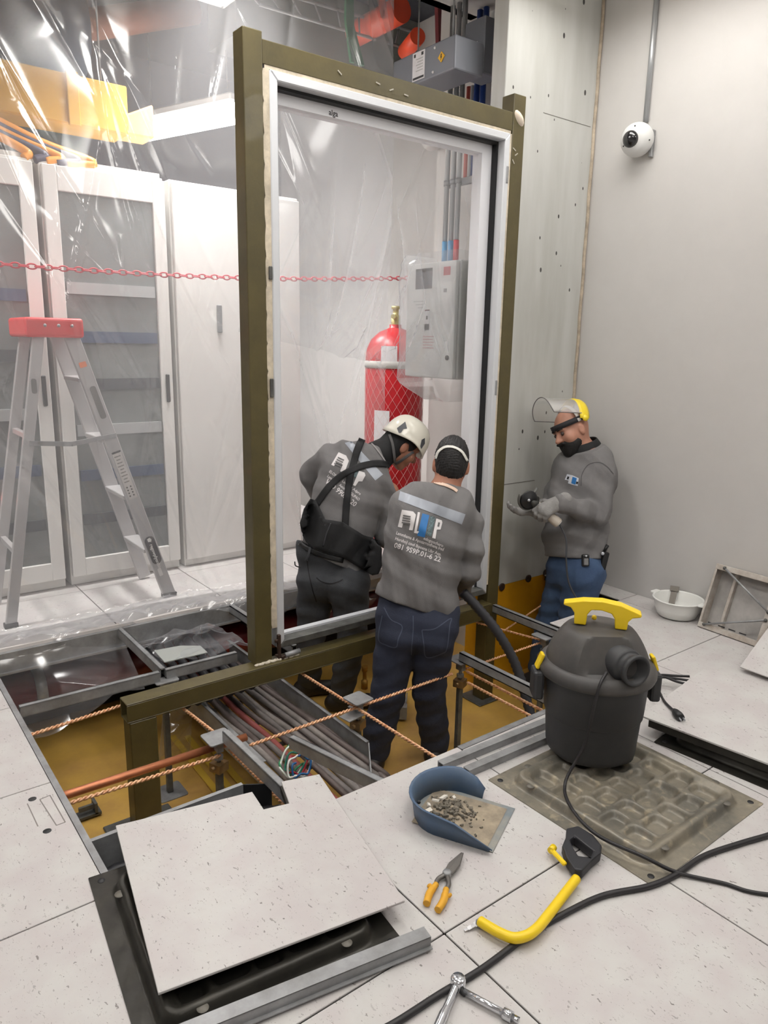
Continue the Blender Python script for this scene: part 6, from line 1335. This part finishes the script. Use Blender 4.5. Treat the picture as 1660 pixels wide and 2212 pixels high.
for s_ in (-1, 1): MB().lathe([(0, .012), (.017, .010), (.019, 0)], arc_pt(s_*1.72, .0, .100, .11), 16, frame3(Vector(A[0])*s_)).build('pivot_knob', SY, p3)
VIS = plastic_material('clear_visor', .06, (240, 240, 240), .05, .6); vg = []
for a in np.linspace(-1.5, 1.5, 26): vg.append([arc_pt(a, dd*(1-.10*(abs(a)/1.5)**4), .102-.0*dd, .112) for dd in np.linspace(.02, .215, 8)])
MB().grid(vg).build('visor', VIS, p3)
ed = [r[-1] for r in vg]; MB().tube(vg[0][::1]+ed[1:-1]+vg[-1][::-1], .0028, 6).build('visor_edge', M('visor_edge_grey', (120, 116, 116), .4), p3)
# gloves
GL = M('glove_grey', (150, 148, 146), .8, 0, .4, 140, .1, 16)
G1 = SDF(.0035); gd_ = unit(-CRn*.88+CDn*.42-CFn*.10); G1.cone(wrL-gd_*.035, wrL+gd_*.01, .040, .034, .02); finger_hand(G1, wrL+gd_*.005, gd_, unit(CFn*.8+CDn*.6), -1, (.65, .85, .6), .10, .0135, 1.05, (.45, .5)); G1.cone(wrL+gd_*.02, wrL+gd_*.08, .036, .036, .02, (unit(CFn), 1.25))
mesh_obj('glove', *G1.mesh(), GL, p3, 1)
G2 = SDF(.0035); gw = D(1158, 1102, d3-.16); gd2 = unit(-CRn*.93+CDn*.10+CFn*.1); G2.cone(wrR, gw+gd2*.01, .038, .034, .02); finger_hand(G2, gw, gd2, unit(-CDn*.8-CFn*.3), 1, (.35, .5, .5), .12, .0125, .9, (.6, .3))
mesh_obj('glove', *G2.mesh(), GL, p3, 1)
b3 = bvh_of(sh3); patch('chest_logo', [(1226, 1024), (1238, 1027), (1251, 1033), (1249, 1050), (1237, 1047), (1228, 1044), (1229, 1038), (1221, 1036)], M('logo_patch', (202, 206, 214), .6), p3, b3, .0022, fb=d3, step=4)
patch('logo_blue', [(1238, 1030), (1247, 1033), (1244, 1047), (1235, 1044)], PRB, p3, b3, .0036, fb=d3, step=4); patch('logo_letter', [(1234, 1030), (1236, 1030), (1233, 1043), (1231, 1042)], PRW, p3, b3, .0036, fb=d3, step=4); patch('logo_mark', [(1227, 1029), (1231, 1030), (1229, 1036), (1225, 1035)], BLKF, p3, b3, .0036, fb=d3, step=4)
patch('logo_mark', [(1246, 1040), (1250, 1041), (1249, 1046), (1245, 1045)], BLKF, p3, b3, .0036, fb=d3, step=4)
ribbon('shoulder_seam', [(1256, 1050), (1258, 1025), (1272, 1004), (1295, 999), (1312, 1008), (1326, 1024)], 1.6, M('seam_dark_grey', (80, 79, 80), .8), p3, b3, .0016, 0, d3)
bj = bvh_of(tr3, sh3); pc_ = cast(bj, 1265, 1212, .015, d3)
pu = thing('belt_pouch', 'small black tape-measure pouch clipped to the jeans belt', 'pouch', pc_); fx = Matrix((Vector(CR), Vector(-CD), Vector(-CF))).transposed()
MB().box(pc_, (.040, .065, .028), fx).build('case', LEATH, pu, bevel=.008, seg=2); MB().box(pc_+Vector(-CF)*.016-Vector(CD)*-.006, (.026, .036, .006), fx).build('window', M('pouch_grey', (134, 134, 136), .4, .4), pu, bevel=.006); MB().ball(pc_+Vector(-CF)*.016-Vector(CD)*.024, .006, 8).build('snap', ALU, pu)
pc_ = cast(bj, 1302, 1208, .02, d3); ho = thing('tool_holster', 'black tool holster on the back of the worker\'s belt', 'holster', pc_)
MB().box(pc_+Vector(CD)*.01, (.03, .10, .05), fx@Matrix.Rotation(-.25, 3, 'Z')).build('sheath', BLKF, ho, bevel=.008, seg=2); MB().tube([pc_-Vector(CD)*.04, pc_-Vector(CD)*.075+Vector(CR)*.02], .010, 8).build('tool_handle', LEATH, ho); MB().ball(pc_-Vector(CD)*.03-Vector(CF)*.02-Vector(CR)*.012, .010, 8).build('ring', ALU, ho)
# angle grinder
gr_ = thing('angle_grinder', 'white angle grinder with a black disc held in both gloves', 'grinder', D(1165, 1100, d3-.22)); dg = d3-.22
ga, gb = Vector(D(1152, 1084, dg)), Vector(D(1208, 1131, dg-.02)); gx = (gb-ga).normalized()
MB().tube([ga.lerp(gb, .12), ga.lerp(gb, .4), ga.lerp(gb, .5), ga.lerp(gb, .97), gb], [.021, .024, .026, .027, .024], 20).build('body', M('grinder_cream', (214, 204, 190), .45), gr_); MB().tube([gb-gx*.001, gb+gx*.004], .021, 20).build('end_cap', M('grinder_white', (236, 232, 226), .4), gr_)
dn = Vector(unit(-CFn*.86+CRn*.28+CDn*.30)); dc_ = Vector(D(1143, 1079, dg-.03)); F3 = frame3(dn)
MB().lathe([(0, .012), (.012, .012), (.014, .008), (.044, .006), (.048, .003), (.048, -.002), (0, -.002)], dc_, 36, F3).build('disc', RUBBER, gr_); MB().lathe([(0, .018), (.006, .018), (.008, .012)], dc_-Vector(CR)*.006, 12, F3).build('flange_nut', ALU, gr_)
MB().lathe([(.030, -.016), (.058, -.014), (.060, -.004), (.058, .008)], dc_, 40, frame3(dn, Vector(CR)*-1+Vector(CD)*-.6), arc=.62).build('guard', M('guard_grey', (110, 108, 104), .4, .5), gr_, solid=.003)
MB().tube([dc_-dn*.02, ga.lerp(gb, .15)], .022, 16).build('gear_head', STEELD, gr_); MB().tube([Vector(D(1150, 1072, dg)), Vector(D(1161, 1054, dg))], [.008, .007], 10).build('side_handle', STEELD, gr_)
pts = [gb+gx*.0, gb+gx*.03+Vector((0, 0, -.02)), Vector(D(1224, 1170, dg-.02)), Vector(D(1224, 1215, dg-.02)), Vector(D(1230, 1260, dg-.0)), Vector(D(1250, 1300, dg)), Vector(pz(1264, 1332, .02)), Vector(pz(1275, 1350, .006)), Vector(pz(1300, 1372, .006))]
single(MB().tube(spline(pts, 10), .0048, 8), 'grinder_cable', M('grinder_cable', (64, 66, 70), .5), 'grey power cable dropping from the grinder past the jeans', 'cable')
# ================================================================ clear plastic sheeting
FILM = plastic_material('curtain_film', .18, (236, 236, 240), .12, .5, .5, .085)
FILM2 = plastic_material('wrap_film', .08, (236, 236, 240), .10, .4)
FILM3 = plastic_material('trench_film', .02, (220, 220, 226), .14, .3)
rng = np.random.RandomState(11)
def creases(X, Z, n, xr, zr, amp=(.004, .014), w=(.006, .022), lean=(.15, .65), ln=(.4, 1.6)):
    """sharp folds: long lines that lean as the film hangs"""
    H = np.zeros_like(X)
    for _ in range(n):
        x0 = rng.uniform(*xr); z0 = rng.uniform(*zr); le = rng.uniform(*lean)*rng.choice([1, 1, 1, -.6]); L = rng.uniform(*ln); d = np.array((le, -1.0)); d /= np.linalg.norm(d)
        s = (X-x0)*d[0]+(Z-z0)*d[1]; t = -(X-x0)*d[1]+(Z-z0)*d[0]; t = t+.03*np.sin(s*3+x0*7); tap = np.clip(1-np.abs(s/L-.5)*2, 0, 1)**.6
        H += rng.uniform(*amp)*rng.choice([-1, 1])*np.exp(-np.abs(t)/rng.uniform(*w))*tap
    return H
def ridged(P, n, f, amp):
    H = np.zeros(P.shape[:-1])
    for i in range(n):
        d = rng.normal(size=3); d /= np.linalg.norm(d); fr = f*(1.35**i); H += amp/(1.25**i)*(1-2*np.abs(np.sin((P@d)*fr+rng.uniform(0, 6)+.8*np.sin((P@np.roll(d, 1))*fr*.6))))
    return H
def sheet(name, G, mat, label, smooth=True):
    g = MB(); ni, nj = G.shape[:2]; me = bpy.data.meshes.new(name); V = G.reshape(-1, 3); me.vertices.add(len(V)); me.vertices.foreach_set('co', V.astype(np.float32).ravel())
    idx = np.arange(ni*nj).reshape(ni, nj); F = np.stack([idx[:-1, :-1], idx[:-1, 1:], idx[1:, 1:], idx[1:, :-1]], -1).reshape(-1, 4)
    me.loops.add(F.size); me.loops.foreach_set('vertex_index', F.astype(np.int32).ravel()); me.polygons.add(len(F)); me.polygons.foreach_set('loop_start', np.arange(0, F.size, 4, dtype=np.int32)); me.update(calc_edges=True)
    me.polygons.foreach_set('use_smooth', np.ones(len(F), bool)); me.materials.append(mat); o = bpy.data.objects.new(name, me); COL.objects.link(o); return tag(o, label, 'plastic sheet')
# the big curtain: hangs from the bulkhead, spreads over the floor edge and hangs a little over it
nu, nv = 440, 430
xs = np.linspace(-1.5, 2.36, nu); s = np.linspace(0, 3.62, nv)       # s: length along the film from the top
XX, SS = np.meshgrid(xs, s, indexing='ij')
Zt = 3.30-SS; Zc = np.where(Zt > .02, Zt, .012); over = np.clip(SS-3.28, 0, None)
Yc = 2.555+.03*np.sin(XX*2.1+.6)+.018*np.sin(XX*5.3+SS*.8)+.02*np.sin(SS*2.2+XX)
fl_ = np.clip(over/.15, 0, 1); Yc = Yc-.17*np.clip(over/.17, 0, 1)
lip = np.clip(SS-3.46, 0, None); dropn = .5+.5*np.sin(XX*7.1+1)*np.sin(XX*3.3); Zc = Zc-np.where(lip > 0, lip*.75*dropn*(XX > -.1), 0); Yc = Yc-np.where(lip > 0, lip*.25, 0)
H = creases(XX, Zt, 130, (-1.5, 2.4), (.4, 3.5), (.006, .020), (.010, .035), (.15, .6), (.5, 2.0))+creases(XX, Zt, 70, (-1.5, 2.3), (.1, 3.3), (.003, .007), (.006, .014), (-.9, 1.3), (.15, .5))
H += .012*np.sin(XX*11+2*np.sin(SS*1.3))*np.clip((1.2-SS)/1.2, 0, 1)
G = np.stack([XX, Yc, Zc], -1); rr = ridged(G, 4, 14, .006)
low = np.clip((SS-2.9)/.4, 0, 1)
G[..., 1] += H*(1-.6*low); G[..., 2] += low*np.abs(rr)*1.6
G[..., 0] += .3*H
sheet('plastic_curtain', G, FILM, 'tall clear plastic curtain hung in front of the ladder and racks')
# film hanging from the window frame towards the enclosure
a = np.linspace(0, 1, 170); b = np.linspace(0, 1, 190); U, V_ = np.meshgrid(a, b, indexing='ij')
top = np.stack([1.12+1.12*a, np.full_like(a, 1.70), np.full_like(a, 2.285)], -1); bot = np.stack([1.30+1.02*a, 2.42-.38*a, 1.42-.22*a], -1)
G = top[:, None, :]*(1-V_[..., None])+bot[:, None, :]*V_[..., None]; G[..., 2] -= .16*np.sin(np.pi*V_)*(.4+.6*U); 
H = creases(U*1.2, (1-V_)*1.2, 34, (0, 1.2), (.2, 1.25), (.010, .028), (.008, .025), (-.5, .8), (.4, 1.1)); G[..., 1] += H; G[..., 2] += H*.7
sheet('plastic_drape', G, FILM2, 'clear plastic drape hanging from the top of the window frame')
# bag wrapped round the enclosure
prof = [(2.66, y1e+.03), (EX-.018, y1e+.03), (EX-.022, y0e-.02), (2.66, y0e-.022)]
seg = []
for i in range(3):
    for k in range(40): t = k/40; seg.append((prof[i][0]*(1-t)+prof[i+1][0]*t, prof[i][1]*(1-t)+prof[i+1][1]*t))
seg = np.array(seg); zz = np.linspace(z1e+.05, z0e-.13, 90); G = np.zeros((len(seg), 90, 3))
cen = np.array((2.50, 2.14))
for j, z in enumerate(zz):
    k = np.clip((z0e-.01-z)/.12, 0, 1)**1.5; kt = np.clip((z-z1e)/.05, 0, 1); sc_ = (1-.55*k)*(1-.10*kt); G[:, j, :2] = cen+(seg-cen)*sc_; G[:, j, 2] = z
rr = ridged(G, 4, 9, .012); G[..., 0] -= np.abs(rr)*.6; G[..., 1] -= rr*.4*(G[..., 1] < y0e)
sheet('plastic_wrap', G, FILM2, 'crinkled clear plastic bag wrapped round the grey enclosure')
# film slumped into the trench
u = np.linspace(0, 1, 130); U, V_ = np.meshgrid(u, u, indexing='ij'); G = np.stack([.02+.60*U, 2.40-.33*V_-.05*np.sin(U*5), -.03-.20*V_**.8-.04*np.sin(U*6.2)*V_], -1)
rr = ridged(G, 4, 9, .014); G[..., 2] += rr*V_; G[..., 1] += rr*.5*V_; sheet('plastic_sheet', G, FILM3, 'crumpled clear film sagging into the trench over the red pipe')
G = np.stack([.64+.40*U+.06*V_, 2.36-.46*V_, -.05+.05*np.sin(V_*3)*np.sin(U*3.1)], -1); rr = ridged(G, 4, 10, .026); G[..., 2] += rr; sheet('plastic_sheet', G, FILM3, 'crumpled clear film lying over the black conduits by the post')
G = np.stack([.66+.16*U-.05*V_, 1.98+.10*np.sin(U*3), -.25-.34*V_], -1)+.0; rr = ridged(G, 4, 12, .03); G[..., 1] += rr; G[..., 0] += rr*.4; sheet('plastic_sheet', G, FILM3, 'hanging scrap of clear film left of the grey cable tray')
G = np.stack([1.62+.5*U, 2.30+.14*V_, -.12-.1*V_+.18*np.sin(U*3.1)*np.sin(V_*3.1)], -1); rr = ridged(G, 4, 10, .03); G[..., 2] += rr; sheet('plastic_sheet', G, FILM3, 'puffed clear film behind the two workers\' hips')
